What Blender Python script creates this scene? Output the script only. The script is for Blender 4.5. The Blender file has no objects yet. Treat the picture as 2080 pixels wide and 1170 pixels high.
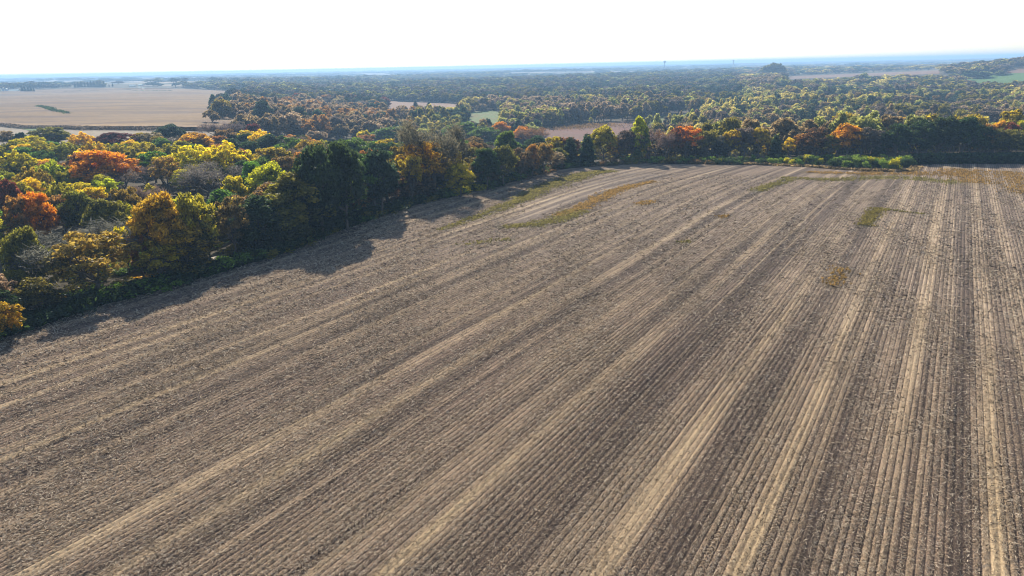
import bpy, math, random
import numpy as np
from mathutils import Matrix, Vector, Quaternion

random.seed(7)
rng = np.random.default_rng(7)
SC = bpy.context.scene
COL = SC.collection

# ------------------------------------------------------------------ camera
CAMH = 35.0
FPX = 1387.0                       # focal length in pixels of the 2080 wide photograph (24 mm equivalent)
PITCH = math.atan((585 - 135) / FPX)
ROLL = math.radians(-1.18)
F0 = np.array([0, math.cos(PITCH), -math.sin(PITCH)])
R0 = np.array([1.0, 0, 0])
U0 = np.array([0, math.sin(PITCH), math.cos(PITCH)])
RV = math.cos(ROLL) * R0 + math.sin(ROLL) * U0
UV_ = -math.sin(ROLL) * R0 + math.cos(ROLL) * U0
cam_d = bpy.data.cameras.new('camera')
cam_d.sensor_width = 36.0
cam_d.lens = FPX / 2080 * 36.0
cam_d.clip_end = 60000
cam = bpy.data.objects.new('camera', cam_d)
COL.objects.link(cam)
M = Matrix(((RV[0], UV_[0], -F0[0], 0), (RV[1], UV_[1], -F0[1], 0), (RV[2], UV_[2], -F0[2], CAMH), (0, 0, 0, 1)))
cam.matrix_world = M
SC.camera = cam

# ------------------------------------------------------------------ light
SUN_EL = math.radians(34)
SUN_AZ = math.radians(-14)          # measured from +Y towards +X: the sun stands ahead, a little to the left
world = bpy.data.worlds.new('World')
SC.world = world
world.use_nodes = True
wt = world.node_tree
wt.nodes.clear()
sky = wt.nodes.new('ShaderNodeTexSky')
sky.sky_type = 'NISHITA'
sky.sun_disc = False
sky.sun_elevation = SUN_EL
sky.sun_rotation = SUN_AZ
sky.air_density = 0.8
sky.dust_density = 0.8
sky.ozone_density = 1.0
bg = wt.nodes.new('ShaderNodeBackground')
bg.inputs[1].default_value = 0.125
wo = wt.nodes.new('ShaderNodeOutputWorld')
wt.links.new(sky.outputs[0], bg.inputs[0])
wt.links.new(bg.outputs[0], wo.inputs[0])
sun_d = bpy.data.lights.new('sun', 'SUN')
sun_d.energy = 5.0
sun_d.angle = math.radians(0.5)
sun_d.color = (1.0, 0.915, 0.79)
sun = bpy.data.objects.new('sun', sun_d)
COL.objects.link(sun)
sdir = Vector((math.sin(SUN_AZ) * math.cos(SUN_EL), math.cos(SUN_AZ) * math.cos(SUN_EL), math.sin(SUN_EL)))
sun.rotation_euler = sdir.to_track_quat('Z', 'Y').to_euler()
SC.view_settings.view_transform = 'Standard'
SC.view_settings.look = 'None'
SC.view_settings.gamma = 1
SC.view_settings.use_curve_mapping = False
SC.view_settings.exposure = 0.64
SC.render.engine = 'CYCLES'
cy = SC.cycles
cy.max_bounces = 5
cy.diffuse_bounces = 2
cy.glossy_bounces = 1
cy.transmission_bounces = 3
cy.volume_bounces = 0
cy.transparent_max_bounces = 4
cy.use_denoising = True
cy.filter_width = 1.05
cy.caustics_reflective = False
cy.caustics_refractive = False

# ------------------------------------------------------------------ terrain and projection
def sstep(a, b, x):
    t = np.clip((x - a) / (b - a), 0, 1)
    return t * t * (3 - 2 * t)

def yedge(x):                       # far edge of the big field
    return 243.0 + 0.02 * (x - 10)

def terrain(x, y):
    x = np.asarray(x, float); y = np.asarray(y, float)
    D = np.hypot(x, y) + 1e-6
    az = np.degrees(np.arctan2(x, y))
    w = sstep(-25, -7, az)
    t = sstep(12, 120, y - yedge(x))
    drop = 14.0 * w * t * (1 - 0.65 * sstep(1100, 2300, D))
    z = -drop
    far = sstep(900, 2500, D)
    z = z + far * (5.0 * np.sin(x / 410.0 + 1.3) * np.sin(y / 560.0) + 3.0 * np.sin(x / 230.0 - y / 350.0))
    near = sstep(330, 480, D) * (1 - w)
    z = z + near * (1.8 * np.sin(x / 95.0 + 0.6) * np.sin(y / 120.0 + 1.0) + 1.0 * np.sin(x / 47.0 - y / 80.0))
    z = z + 33.0 * np.exp(-((az - 40) / 8.5) ** 2) * np.exp(-((D - 1950) / 480.0) ** 2)
    z = z + 8.0 * sstep(0, 1, t) * np.exp(-((az - 21) / 3.5) ** 2) * np.exp(-((D - 1500) / 300.0) ** 2)
    z = z + 5.0 * sstep(6000, 11000, D)
    return z

def ray(px, py):
    px = np.asarray(px, float); py = np.asarray(py, float)
    a = (px - 1040) / FPX; b = (585 - py) / FPX
    return F0 + a[..., None] * RV + b[..., None] * UV_

_DS = np.concatenate([np.linspace(25, 700, 1200), np.geomspace(701, 16000, 2200)])
def hit(px, py, off=0.0):
    """point where the ray through this photo pixel meets the terrain raised by off"""
    d = ray(px, py)
    hlen = math.hypot(d[0], d[1])
    xs = d[0] / hlen * _DS; ys = d[1] / hlen * _DS
    zs = CAMH + d[2] / hlen * _DS
    g = zs - (terrain(xs, ys) + off)
    k = np.argmax(g < 0)
    if g[k] >= 0: k = len(_DS) - 1
    if k > 0:
        f = g[k - 1] / (g[k - 1] - g[k] + 1e-9)
        f = min(max(f, 0), 1)
        x = xs[k - 1] + f * (xs[k] - xs[k - 1]); y = ys[k - 1] + f * (ys[k] - ys[k - 1])
    else:
        x, y = xs[0], ys[0]
    return np.array([x, y, float(terrain(x, y))])

def proj(p):
    q = np.asarray(p, float) - np.array([0, 0, CAMH])
    zc = q @ F0
    return 1040 + FPX * (q @ RV) / zc, 585 - FPX * (q @ UV_) / zc, zc

def in_poly(x, y, poly):
    x = np.asarray(x, float); y = np.asarray(y, float)
    inside = np.zeros(np.broadcast(x, y).shape, bool)
    n = len(poly)
    for i in range(n):
        x1, y1 = poly[i]; x2, y2 = poly[(i + 1) % n]
        if y1 == y2: continue
        c = ((y1 > y) != (y2 > y)) & (x < (x2 - x1) * (y - y1) / (y2 - y1) + x1)
        inside ^= c
    return inside

# ------------------------------------------------------------------ material helpers
def new_mat(name):
    m = bpy.data.materials.new(name)
    m.use_nodes = True
    m.node_tree.nodes.clear()
    return m, m.node_tree

class NT:
    def __init__(s, nt): s.nt = nt
    def n(s, t, **k):
        nd = s.nt.nodes.new(t)
        for a, b in k.items(): setattr(nd, a, b)
        return nd
    def l(s, a, b): s.nt.links.new(a, b)
    def val(s, sock, v):
        if isinstance(v, (int, float)): sock.default_value = v
        elif isinstance(v, (tuple, list)): sock.default_value = (*v, 1) if len(v) == 3 and len(sock.default_value) == 4 else v
        else: s.l(v, sock)
    def math(s, op, a, b=0.0, c=0.0, clamp=False):
        nd = s.n('ShaderNodeMath', operation=op, use_clamp=clamp)
        s.val(nd.inputs[0], a); s.val(nd.inputs[1], b)
        if op in ('MULTIPLY_ADD', 'SMOOTH_MIN'): s.val(nd.inputs[2], c)
        return nd.outputs[0]
    def mix(s, f, a, b, mode='MIX'):
        nd = s.n('ShaderNodeMix', data_type='RGBA', blend_type=mode)
        s.val(nd.inputs[0], f); s.val(nd.inputs[6], a); s.val(nd.inputs[7], b)
        return nd.outputs[2]
    def noise(s, vec, scale, detail=2, rough=0.5):
        nd = s.n('ShaderNodeTexNoise')
        if vec is not None: s.l(vec, nd.inputs['Vector'])
        nd.inputs['Scale'].default_value = scale; nd.inputs['Detail'].default_value = detail
        nd.inputs['Roughness'].default_value = rough
        return nd.outputs['Fac']
    def rng(s, v, a, b, c=0.0, d=1.0):
        nd = s.n('ShaderNodeMapRange'); s.val(nd.inputs[0], v)
        for i, q in zip((1, 2, 3, 4), (a, b, c, d)): nd.inputs[i].default_value = q
        return nd.outputs[0]
    def scalev(s, vec, sc):
        nd = s.n('ShaderNodeVectorMath', operation='MULTIPLY'); s.l(vec, nd.inputs[0]); nd.inputs[1].default_value = sc
        return nd.outputs[0]
    def diffuse_out(s, colr, rough=0.9, bump=None, bstr=0.5, bdist=0.05, spec=0.15):
        p = s.n('ShaderNodeBsdfPrincipled')
        s.val(p.inputs['Base Color'], colr); p.inputs['Roughness'].default_value = rough
        p.inputs['Specular IOR Level'].default_value = spec
        if bump is not None:
            b = s.n('ShaderNodeBump'); b.inputs['Strength'].default_value = bstr; b.inputs['Distance'].default_value = bdist
            s.l(bump, b.inputs['Height']); s.l(b.outputs[0], p.inputs['Normal'])
        o = s.n('ShaderNodeOutputMaterial'); s.l(p.outputs[0], o.inputs[0])
        return p

def leaf_material(name, attr_type, gain=1.0):
    m, nt = new_mat(name); N = NT(nt)
    a = N.n('ShaderNodeAttribute', attribute_type='GEOMETRY', attribute_name='leaf')
    sep = N.n('ShaderNodeSeparateColor'); N.l(a.outputs['Color'], sep.inputs[0])
    c1 = N.n('ShaderNodeAttribute', attribute_type=attr_type, attribute_name='tint_a')
    c2 = N.n('ShaderNodeAttribute', attribute_type=attr_type, attribute_name='tint_b')
    # R cluster value, G leaf value, B height in crown: second colour where cluster value is low
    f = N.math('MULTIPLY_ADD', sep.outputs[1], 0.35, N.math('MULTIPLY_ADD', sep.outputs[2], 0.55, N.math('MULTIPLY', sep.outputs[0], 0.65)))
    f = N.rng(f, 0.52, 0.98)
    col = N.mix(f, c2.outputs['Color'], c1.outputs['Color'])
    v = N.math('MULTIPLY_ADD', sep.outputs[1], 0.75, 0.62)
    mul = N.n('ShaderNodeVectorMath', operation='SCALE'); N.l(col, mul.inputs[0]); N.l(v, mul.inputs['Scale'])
    d = N.n('ShaderNodeBsdfDiffuse'); N.l(mul.outputs[0], d.inputs[0])
    t = N.n('ShaderNodeBsdfTranslucent'); N.l(mul.outputs[0], t.inputs[0])
    g = N.n('ShaderNodeBsdfGlossy'); g.inputs['Roughness'].default_value = 0.45; g.inputs[0].default_value = (1, 1, 1, 1)
    ms = N.n('ShaderNodeMixShader'); ms.inputs[0].default_value = 0.68
    N.l(d.outputs[0], ms.inputs[1]); N.l(t.outputs[0], ms.inputs[2])
    ms2 = N.n('ShaderNodeMixShader'); ms2.inputs[0].default_value = 0.012
    N.l(ms.outputs[0], ms2.inputs[1]); N.l(g.outputs[0], ms2.inputs[2])
    o = N.n('ShaderNodeOutputMaterial'); N.l(ms2.outputs[0], o.inputs[0])
    return m

MAT_LEAF = leaf_material('autumn leaves', 'OBJECT')
MAT_LEAF_FAR = leaf_material('autumn leaves far', 'INSTANCER')

def bark_mat():
    m, nt = new_mat('bark'); N = NT(nt)
    tc = N.n('ShaderNodeTexCoord')
    n = N.noise(N.scalev(tc.outputs['Object'], (6, 6, 1.5)), 1.0, 4)
    N.diffuse_out(N.mix(n, (0.045, 0.035, 0.028), (0.17, 0.145, 0.12)), 0.95, n, 0.6)
    return m
MAT_BARK = bark_mat()

# ------------------------------------------------------------------ mesh helpers
def mesh_np(name, V, Fc, mat=None, colattr=None, uv=None, smooth=False):
    V = np.asarray(V, np.float32); Fc = np.asarray(Fc, np.int32)
    me = bpy.data.meshes.new(name)
    nf, k = Fc.shape
    me.vertices.add(len(V)); me.vertices.foreach_set('co', V.ravel())
    me.loops.add(nf * k); me.loops.foreach_set('vertex_index', Fc.ravel())
    me.polygons.add(nf); me.polygons.foreach_set('loop_start', np.arange(0, nf * k, k, dtype=np.int32))
    if smooth: me.polygons.foreach_set('use_smooth', np.ones(nf, bool))
    if colattr:
        for nm, arr in colattr.items():
            at = me.attributes.new(nm, 'FLOAT_COLOR', 'POINT')
            A = np.ones((len(V), 4), np.float32); A[:, :arr.shape[1]] = arr
            at.data.foreach_set('color', A.ravel())
    if uv is not None:
        l = me.uv_layers.new(name='UVMap')
        l.data.foreach_set('uv', np.asarray(uv, np.float32)[Fc.ravel()].ravel())
    me.update(calc_edges=True)
    if mat: me.materials.append(mat)
    return me

def link(name, me, parent=None, loc=None, rz=0.0, scale=None):
    o = bpy.data.objects.new(name, me); COL.objects.link(o)
    if parent: o.parent = parent
    if loc is not None: o.location = loc
    if rz: o.rotation_euler = (0, 0, rz)
    if scale is not None: o.scale = scale
    return o

USED = {}
def tag(o, label=None, cat=None, group=None, kind=None):
    if label: o['label'] = label
    if cat: o['category'] = cat
    if group: o['group'] = group
    if kind: o['kind'] = kind
    return o

def tube(pts, radii, sides=6):
    pts = np.asarray(pts, float); n = len(pts)
    V = []; Fs = []
    for i in range(n):
        d = pts[min(i + 1, n - 1)] - pts[max(i - 1, 0)]
        d = d / (np.linalg.norm(d) + 1e-9)
        a = np.cross(d, [0.31, 0.9, 0.2]); a /= np.linalg.norm(a) + 1e-9
        b = np.cross(d, a)
        for k in range(sides):
            t = 2 * math.pi * k / sides
            V.append(pts[i] + radii[i] * (math.cos(t) * a + math.sin(t) * b))
    for i in range(n - 1):
        for k in range(sides):
            Fs.append((i * sides + k, i * sides + (k + 1) % sides, (i + 1) * sides + (k + 1) % sides, (i + 1) * sides + k))
    return np.array(V), np.array(Fs)

def join(parts):
    Vs, Fs, o = [], [], 0
    for v, f in parts:
        Vs.append(v); Fs.append(f + o); o += len(v)
    return np.concatenate(Vs), np.concatenate(Fs)

# ------------------------------------------------------------------ tree prototypes (12 m tall, crown radius about 5 m)
def leaf_quads(C, Nrm, size, r):
    n = len(C)
    t = r.normal(size=(n, 3)); t -= (t * Nrm).sum(1)[:, None] * Nrm
    t /= np.linalg.norm(t, axis=1)[:, None] + 1e-9
    b = np.cross(Nrm, t)
    s = size[:, None]
    V = np.stack([C - t * s, C - b * s * .55, C + t * s, C + b * s * .55], 1).reshape(-1, 3)
    Fc = np.arange(4 * n).reshape(n, 4)
    return V, Fc

def clusters(kind, r):
    """centres and radii of the leaf clumps"""
    P = []
    if kind == 'round':
        n = 84
        for _ in range(n):
            u = r.normal(size=3); u /= np.linalg.norm(u); u[2] = u[2] if u[2] > -.75 else abs(u[2])
            rr = r.uniform(0.6, 0.97)
            bump = 1 + 0.12 * math.sin(3 * math.atan2(u[1], u[0]) + 1.7)
            P.append((u[0] * 4.3 * rr * bump, u[1] * 4.3 * rr * bump, 6.5 + u[2] * 4.5 * rr, r.uniform(.8, 1.45), 1.0))
    elif kind == 'tall':
        n = 84
        for _ in range(n):
            z = r.uniform(1.5, 11.2); t = (z - 1.5) / 9.7
            R = 3.9 * (math.sin(math.pi * min(1, 0.22 + t * 0.78)) ** 0.7) * r.uniform(.5, 1)
            a = r.uniform(0, 6.283)
            P.append((math.cos(a) * R, math.sin(a) * R, z, r.uniform(.7, 1.3), 1.15))
    elif kind == 'upright':
        n = 150
        for _ in range(n):
            a = r.uniform(0, 6.283); R = 4.6 * math.sqrt(r.uniform(0, 1))
            top = 11.4 - 0.16 * R * R + r.normal() * .35
            z = top - abs(r.normal()) * 3.4 - .8
            P.append((math.cos(a) * R, math.sin(a) * R, max(z, 2.5), r.uniform(.42, .7), 2.1))
    elif kind == 'open':
        n = 62
        for _ in range(n):
            u = r.normal(size=3); u /= np.linalg.norm(u); u[2] = u[2] if u[2] > -.6 else abs(u[2])
            rr = r.uniform(0.45, 1.02)
            P.append((u[0] * 4.5 * rr, u[1] * 4.5 * rr, 6.8 + u[2] * 4.4 * rr, r.uniform(.55, 1.15), 1.0))
    elif kind == 'puffy':
        n = 34
        for _ in range(n):
            a = r.uniform(0, 6.283); R = 3.9 * math.sqrt(r.uniform(0, 1)); z = 10.6 - .2 * R * R - abs(r.normal()) * 2.3
            P.append((math.cos(a) * R, math.sin(a) * R, max(z, 3), r.uniform(.8, 1.35), 1.35))
    return P

def tree_proto(kind, seed, nleaf, lsize, name):
    r = np.random.default_rng(seed)
    if kind in ('conifer', 'cedar'):
        base = 0.8 if kind == 'conifer' else 0.3
        Rm = 2.6 if kind == 'conifer' else 2.3
        z = base + (11.9 - base) * (1 - np.sqrt(r.uniform(0, 1, nleaf) * 0.97))
        t = (z - base) / (11.9 - base)
        layer = 0.72 + 0.28 * np.abs(np.sin(z * (2.1 if kind == 'conifer' else 1.2) + 1))
        prof = (1 - t) ** (0.85 if kind == 'conifer' else 0.5)
        a = r.uniform(0, 6.283, nleaf)
        lob = 1 + 0.18 * np.sin(5 * a + z * 1.7)
        R = Rm * prof * layer * lob * np.sqrt(r.uniform(.25, 1, nleaf)) + 0.05
        C = np.stack([np.cos(a) * R, np.sin(a) * R, z - 0.12 * R], 1)
        N_ = r.normal(size=(nleaf, 3)); N_[:, 2] += 0.4
        clu = 0.5 + 0.5 * np.sin(a * 3 + z * 2)
        Vt, Ft = tube([(0, 0, -.3), (0, 0, 3), (0, 0, 11.5)], [.22, .17, .03])
    else:
        P = clusters(kind, r)
        w = np.array([p[3] ** 2 * p[4] for p in P]); w /= w.sum()
        idx = r.choice(len(P), nleaf, p=w)
        PA = np.array(P)
        d = r.normal(size=(nleaf, 3)); d /= np.linalg.norm(d, axis=1)[:, None]
        d[:, 2] = np.where(d[:, 2] < -0.25, -d[:, 2] * .6, d[:, 2])
        rad = PA[idx, 3] * (r.uniform(.35, 1.12, nleaf) ** .6)
        C = PA[idx, :3] + d * rad[:, None] * np.stack([np.ones(nleaf), np.ones(nleaf), PA[idx, 4]], 1)
        N_ = d * 0.8 + r.normal(size=(nleaf, 3)) * 0.8
        clv = r.uniform(0, 1, len(P)); clu = clv[idx]
        # trunk and limbs
        parts = []
        lean = r.normal(size=2) * .25
        fork = np.array([lean[0], lean[1], r.uniform(2.0, 3.0)])
        parts.append(tube([(0, 0, -.4), fork * [.6, .6, .5], fork], [.36, .28, .24], 7))
        order = r.permutation(len(P))
        main = [PA[i, :3] for i in order[:7]]
        for m_ in main:
            mid = fork + (m_ - fork) * .5 + r.normal(size=3) * .3 + np.array([0, 0, .3])
            parts.append(tube([fork, mid, m_], [.17, .11, .04], 5))
            for j in order[7:]:
                q = PA[j, :3]
                if np.linalg.norm(q - mid) < 3.0 and r.uniform() < .5:
                    parts.append(tube([mid, (mid + q) / 2 + r.normal(size=3) * .2, q], [.07, .05, .02], 4))
        Vt, Ft = join(parts)
    N_ /= np.linalg.norm(N_, axis=1)[:, None] + 1e-9
    size = lsize * r.uniform(.6, 1.35, len(C))
    V, Fc = leaf_quads(C, N_, size, r)
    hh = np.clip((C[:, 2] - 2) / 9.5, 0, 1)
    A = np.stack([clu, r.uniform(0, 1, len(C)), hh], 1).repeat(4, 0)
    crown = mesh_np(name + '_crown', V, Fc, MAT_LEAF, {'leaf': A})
    trunk = mesh_np(name + '_trunk', Vt, Ft, MAT_BARK, smooth=True)
    return crown, trunk

def bare_proto(seed, name, ntwig=4200):
    r = np.random.default_rng(seed)
    parts = []; fork = np.array([0.1, 0, 2.6])
    parts.append(tube([(0, 0, -.4), (0.1, 0, 1.2), fork], [.4, .32, .26], 7))
    tips = []
    def grow(p, d, L, rad, lev):
        q = p + d * L * .55 + r.normal(size=3) * L * .06
        e = q + (d + np.array([0, 0, .18]) + r.normal(size=3) * .18) * L * .5
        parts.append(tube([p, q, e], [rad*1.35, rad * 1.1, rad * .75], 5 if lev < 2 else 3))
        if lev >= 4: tips.append((e, d)); return
        for _ in range(3 if lev < 3 else 4):
            nd = d + r.normal(size=3) * .55; nd[2] = abs(nd[2]) * .7 + .15; nd /= np.linalg.norm(nd)
            grow(e if r.uniform() < .7 else q, nd, L * .72, rad * .58, lev + 1)
    for k in range(4):
        a = k * 1.57 + r.uniform(-.4, .4)
        d = np.array([math.cos(a) * .62, math.sin(a) * .62, .75]); d /= np.linalg.norm(d)
        grow(fork, d, 3.2, .19, 1)
    Vt, Ft = join(parts)
    T = np.array([t[0] for t in tips])
    idx = r.integers(0, len(T), ntwig)
    D_ = r.normal(size=(ntwig, 3)); D_[:, 2] = np.abs(D_[:, 2]) * .8; D_ /= np.linalg.norm(D_, axis=1)[:, None]
    A0 = T[idx] + r.normal(size=(ntwig, 3)) * .5
    L = r.uniform(.4, 1.2, ntwig)[:, None]
    side = np.cross(D_, r.normal(size=(ntwig, 3))); side /= np.linalg.norm(side, axis=1)[:, None]
    w = .045
    V = np.stack([A0 - side * w, A0 + side * w, A0 + D_ * L + side * w * .3, A0 + D_ * L - side * w * .3], 1).reshape(-1, 3)
    Fc = np.arange(4 * ntwig).reshape(-1, 4)
    s = 12.0 / max(np.max(V[:, 2]), 1); V = V * s; Vt = Vt * s
    A = np.stack([r.uniform(0, 1, ntwig), r.uniform(0, 1, ntwig), np.clip((A0[:, 2] - 2) / 9.5, 0, 1)], 1).repeat(4, 0)
    return mesh_np(name + '_crown', V, Fc, MAT_LEAF, {'leaf': A}), mesh_np(name + '_trunk', Vt, Ft, MAT_BARK, smooth=True)

def shrub_proto(seed, name, nleaf=900, tallness=1.0):
    r = np.random.default_rng(seed)
    P = [(r.normal() * .55, r.normal() * .55, r.uniform(.35, 1.25) * tallness, r.uniform(.35, .6)) for _ in range(14)]
    PA = np.array(P); idx = r.integers(0, 14, nleaf)
    d = r.normal(size=(nleaf, 3)); d /= np.linalg.norm(d, axis=1)[:, None]
    C = PA[idx, :3] + d * (PA[idx, 3] * r.uniform(.5, 1.1, nleaf))[:, None]
    C[:, 2] = np.abs(C[:, 2])
    N_ = d + r.normal(size=(nleaf, 3)) * .7; N_ /= np.linalg.norm(N_, axis=1)[:, None]
    V, Fc = leaf_quads(C, N_, .13 * r.uniform(.6, 1.4, nleaf), r)
    A = np.stack([r.uniform(0, 1, 14)[idx], r.uniform(0, 1, nleaf), np.clip(C[:, 2] / 1.6, 0, 1)], 1).repeat(4, 0)
    return mesh_np(name, V, Fc, MAT_LEAF, {'leaf': A})

PROTO = {}
for k, seeds in (('round', (11, 12, 13)), ('tall', (21, 22)), ('upright', (31, 32)), ('open', (41, 42, 43))):
    PROTO[k] = [tree_proto(k, s, 11500 if k != 'open' else 6000, .27, k) for s in seeds]
PROTO['conifer'] = [tree_proto('conifer', s, 7000, .22, 'conifer') for s in (51, 52)]
PROTO['cedar'] = [tree_proto('cedar', s, 6500, .24, 'cedar') for s in (53, 54)]
PROTO['bare'] = [bare_proto(s, 'bare') for s in (61, 62)]
PROTO['puffy'] = [tree_proto('puffy', s, 3600, .42, 'puffy') for s in (71, 72, 73)]
PROTO['roundfar'] = [tree_proto('round', s, 3200, .48, 'roundfar') for s in (81, 82)]
SHRUB = [shrub_proto(91, 'shrub_a'), shrub_proto(92, 'shrub_b'), shrub_proto(93, 'shrub_tall', 900, 1.3)]

PAL = {
    'thin gold': ((.44, .29, .05), (.13, .11, .04)),
    'bright yellow': ((.98, .74, .015), (.55, .45, .02)),
    'yellow': ((.80, .57, .025), (.22, .19, .025)),
    'yellow-green': ((.62, .56, .02), (.10, .14, .02)),
    'golden': ((.78, .45, .02), (.26, .18, .025)),
    'orange': ((.90, .34, .015), (.46, .17, .02)),
    'orange-brown': ((.48, .24, .05), (.16, .11, .04)),
    'rust-red': ((.30, .09, .04), (.13, .055, .03)),
    'dark red': ((.17, .035, .03), (.07, .03, .02)),
    'olive': ((.27, .225, .03), (.085, .09, .025)),
    'olive-yellow': ((.56, .42, .03), (.11, .10, .025)),
    'brown': ((.26, .155, .055), (.08, .06, .03)),
    'tan': ((.38, .27, .12), (.13, .10, .05)),
    'grey-brown': ((.20, .155, .115), (.08, .065, .05)),
    'green': ((.16, .27, .03), (.035, .065, .018)),
    'dark green': ((.06, .10, .026), (.03, .052, .017)),
    'blue-green': ((.06, .10, .05), (.025, .045, .025)),
    'grey': ((.16, .14, .125), (.10, .085, .075)),
    'willow yellow': ((.70, .58, .14), (.26, .23, .08)),
    'willow green': ((.46, .45, .11), (.15, .17, .055)),
    'sapling green': ((.26, .36, .05), (.06, .11, .02)),
    'pale tan': ((.46, .33, .19), (.16, .12, .08)),
}

NTREE = 0
PLACED = []      # x, y, name used for relations
def place_tree(x, y, H, R, kind, colour, label, cat='tree', name='deciduous_tree', group=None, tone=1.0, short=None, seed=None):
    """one tree: an Empty at its foot with crown and trunk"""
    global NTREE
    NTREE += 1
    rr = random.Random(NTREE * 17 + 3)
    crown, trunk = PROTO[kind][NTREE % len(PROTO[kind])]
    z = float(terrain(x, y))
    e = bpy.data.objects.new(name, None); COL.objects.link(e)
    e.location = (x, y, z); e.rotation_euler = (0, 0, rr.uniform(0, 6.28))
    e.empty_display_size = 1
    rref = {'conifer': 2.6, 'cedar': 2.3, 'tall': 4.0, 'puffy': 4.8, 'bare': 5.0}.get(kind, 5.1)
    e.scale = (R / rref, R / rref, H / 12.0)
    tag(e, label, cat, group)
    c = bpy.data.objects.new('crown', crown); COL.objects.link(c); c.parent = e
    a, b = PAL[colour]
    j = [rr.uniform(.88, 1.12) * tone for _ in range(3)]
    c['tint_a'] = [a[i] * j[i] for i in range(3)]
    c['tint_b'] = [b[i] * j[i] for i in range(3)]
    t = bpy.data.objects.new('trunk', trunk); COL.objects.link(t); t.parent = e
    PLACED.append((x, y, R, short or label))
    return e

def spot_top(px, py, H):
    p = hit(px, py, H * .97)
    return p

def dist_scale(p):                 # metres per photo pixel at p
    return proj(p)[2] / FPX

# ------------------------------------------------------------------ field outline
EDGE_PX = [(-420, 850), (-200, 765), (0, 690), (200, 622), (330, 588), (560, 520), (700, 465), (830, 420), (985, 385), (1130, 345),
           (1200, 339), (1310, 331), (1500, 334), (1640, 340), (1760, 347), (1850, 348), (1870, 334), (2080, 333), (2450, 333)]
EDGE = [hit(*p)[:2] for p in EDGE_PX]
FIELD = [tuple(e) for e in EDGE] + [(EDGE[-1][0] + 30, -20), (-140, -20)]
ROWW = 0.58                        # spacing of the crop rows, m
ROW_AZ = math.radians(32.6)
VR = np.array([math.sin(ROW_AZ), math.cos(ROW_AZ)])
UR = np.array([math.cos(ROW_AZ), -math.sin(ROW_AZ)])

# ================================================================== SETTING
# ---- terrain sheet, polar grid out to the horizon
def build_ground():
    azs = np.radians(np.linspace(-75, 75, 301))
    Ds = np.concatenate([np.linspace(4, 60, 12), np.geomspace(65, 20000, 330)])
    A, D = np.meshgrid(azs, Ds)
    X = np.sin(A) * D; Y = np.cos(A) * D
    Z = terrain(X, Y)
    ins = in_poly(X, Y, FIELD)
    Z = Z - np.where(ins, 0.45, 0.0)
    # crumbling under the outermost field cells too
    V = np.stack([X, Y, Z], -1).reshape(-1, 3)
    n, m = D.shape
    i = np.arange(n * m).reshape(n, m)
    Fc = np.stack([i[:-1, :-1], i[:-1, 1:], i[1:, 1:], i[1:, :-1]], -1).reshape(-1, 4)[:, ::-1]
    mt, nt = new_mat('countryside'); N = NT(nt)
    g = N.n('ShaderNodeNewGeometry'); pos = g.outputs['Position']
    n1 = N.noise(pos, .02, 4); n2 = N.noise(pos, .35, 5, .7)
    n3 = N.noise(N.scalev(pos, (.0016, .0028, 0)), 1.0, 3)
    c = N.mix(N.rng(n2, .3, .7), (.05, .045, .02), (.12, .10, .045))
    c = N.mix(N.rng(n1, .42, .62), c, (.085, .075, .035))
    c = N.mix(N.rng(n3, .50, .54), c, (.30, .24, .15))
    sep = N.n('ShaderNodeSeparateXYZ'); N.l(pos, sep.inputs[0])
    far = N.rng(sep.outputs[1], 1500, 2200)
    near = N.mix(N.rng(n2, .3, .7), (.035, .03, .016), (.085, .065, .035))
    N.diffuse_out(N.mix(far, near, c), .95, n2, .5, .3)
    o = link('ground', mesh_np('ground', V, Fc, mt, smooth=True)); tag(o, kind='structure')
build_ground()

# ---- the big harvested field with real ridges
def px_line_dist(X, Y, pts, wid):
    """1 inside the ribbon that follows photo points pts; wid in metres"""
    out = np.zeros(X.shape)
    P = [hit(a, b)[:2] for a, b in pts]
    for (a, b), w in zip(zip(P[:-1], P[1:]), wid):
        d = b - a; L = d @ d
        t = np.clip(((X - a[0]) * d[0] + (Y - a[1]) * d[1]) / L, 0, 1)
        dist = np.hypot(X - a[0] - t * d[0], Y - a[1] - t * d[1])
        out = np.maximum(out, np.clip(1.5 - dist / w, 0, 1))
    return out

BEND_V = 165.0
def row_bend(u, v):                 # rows on the left swing right near the far headland
    k = np.clip((-u - 5) / 80.0, 0, 1)
    return k * 0.0016 * np.clip(v - BEND_V, 0, None) ** 2

def lowfreq(a, b, seed):
    r = np.random.default_rng(seed); out = 0
    for _ in range(7):
        k = r.normal(size=2); out = out + np.sin(a * k[0] + b * k[1] + r.uniform(0, 6.28))
    return out / 2.6

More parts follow.
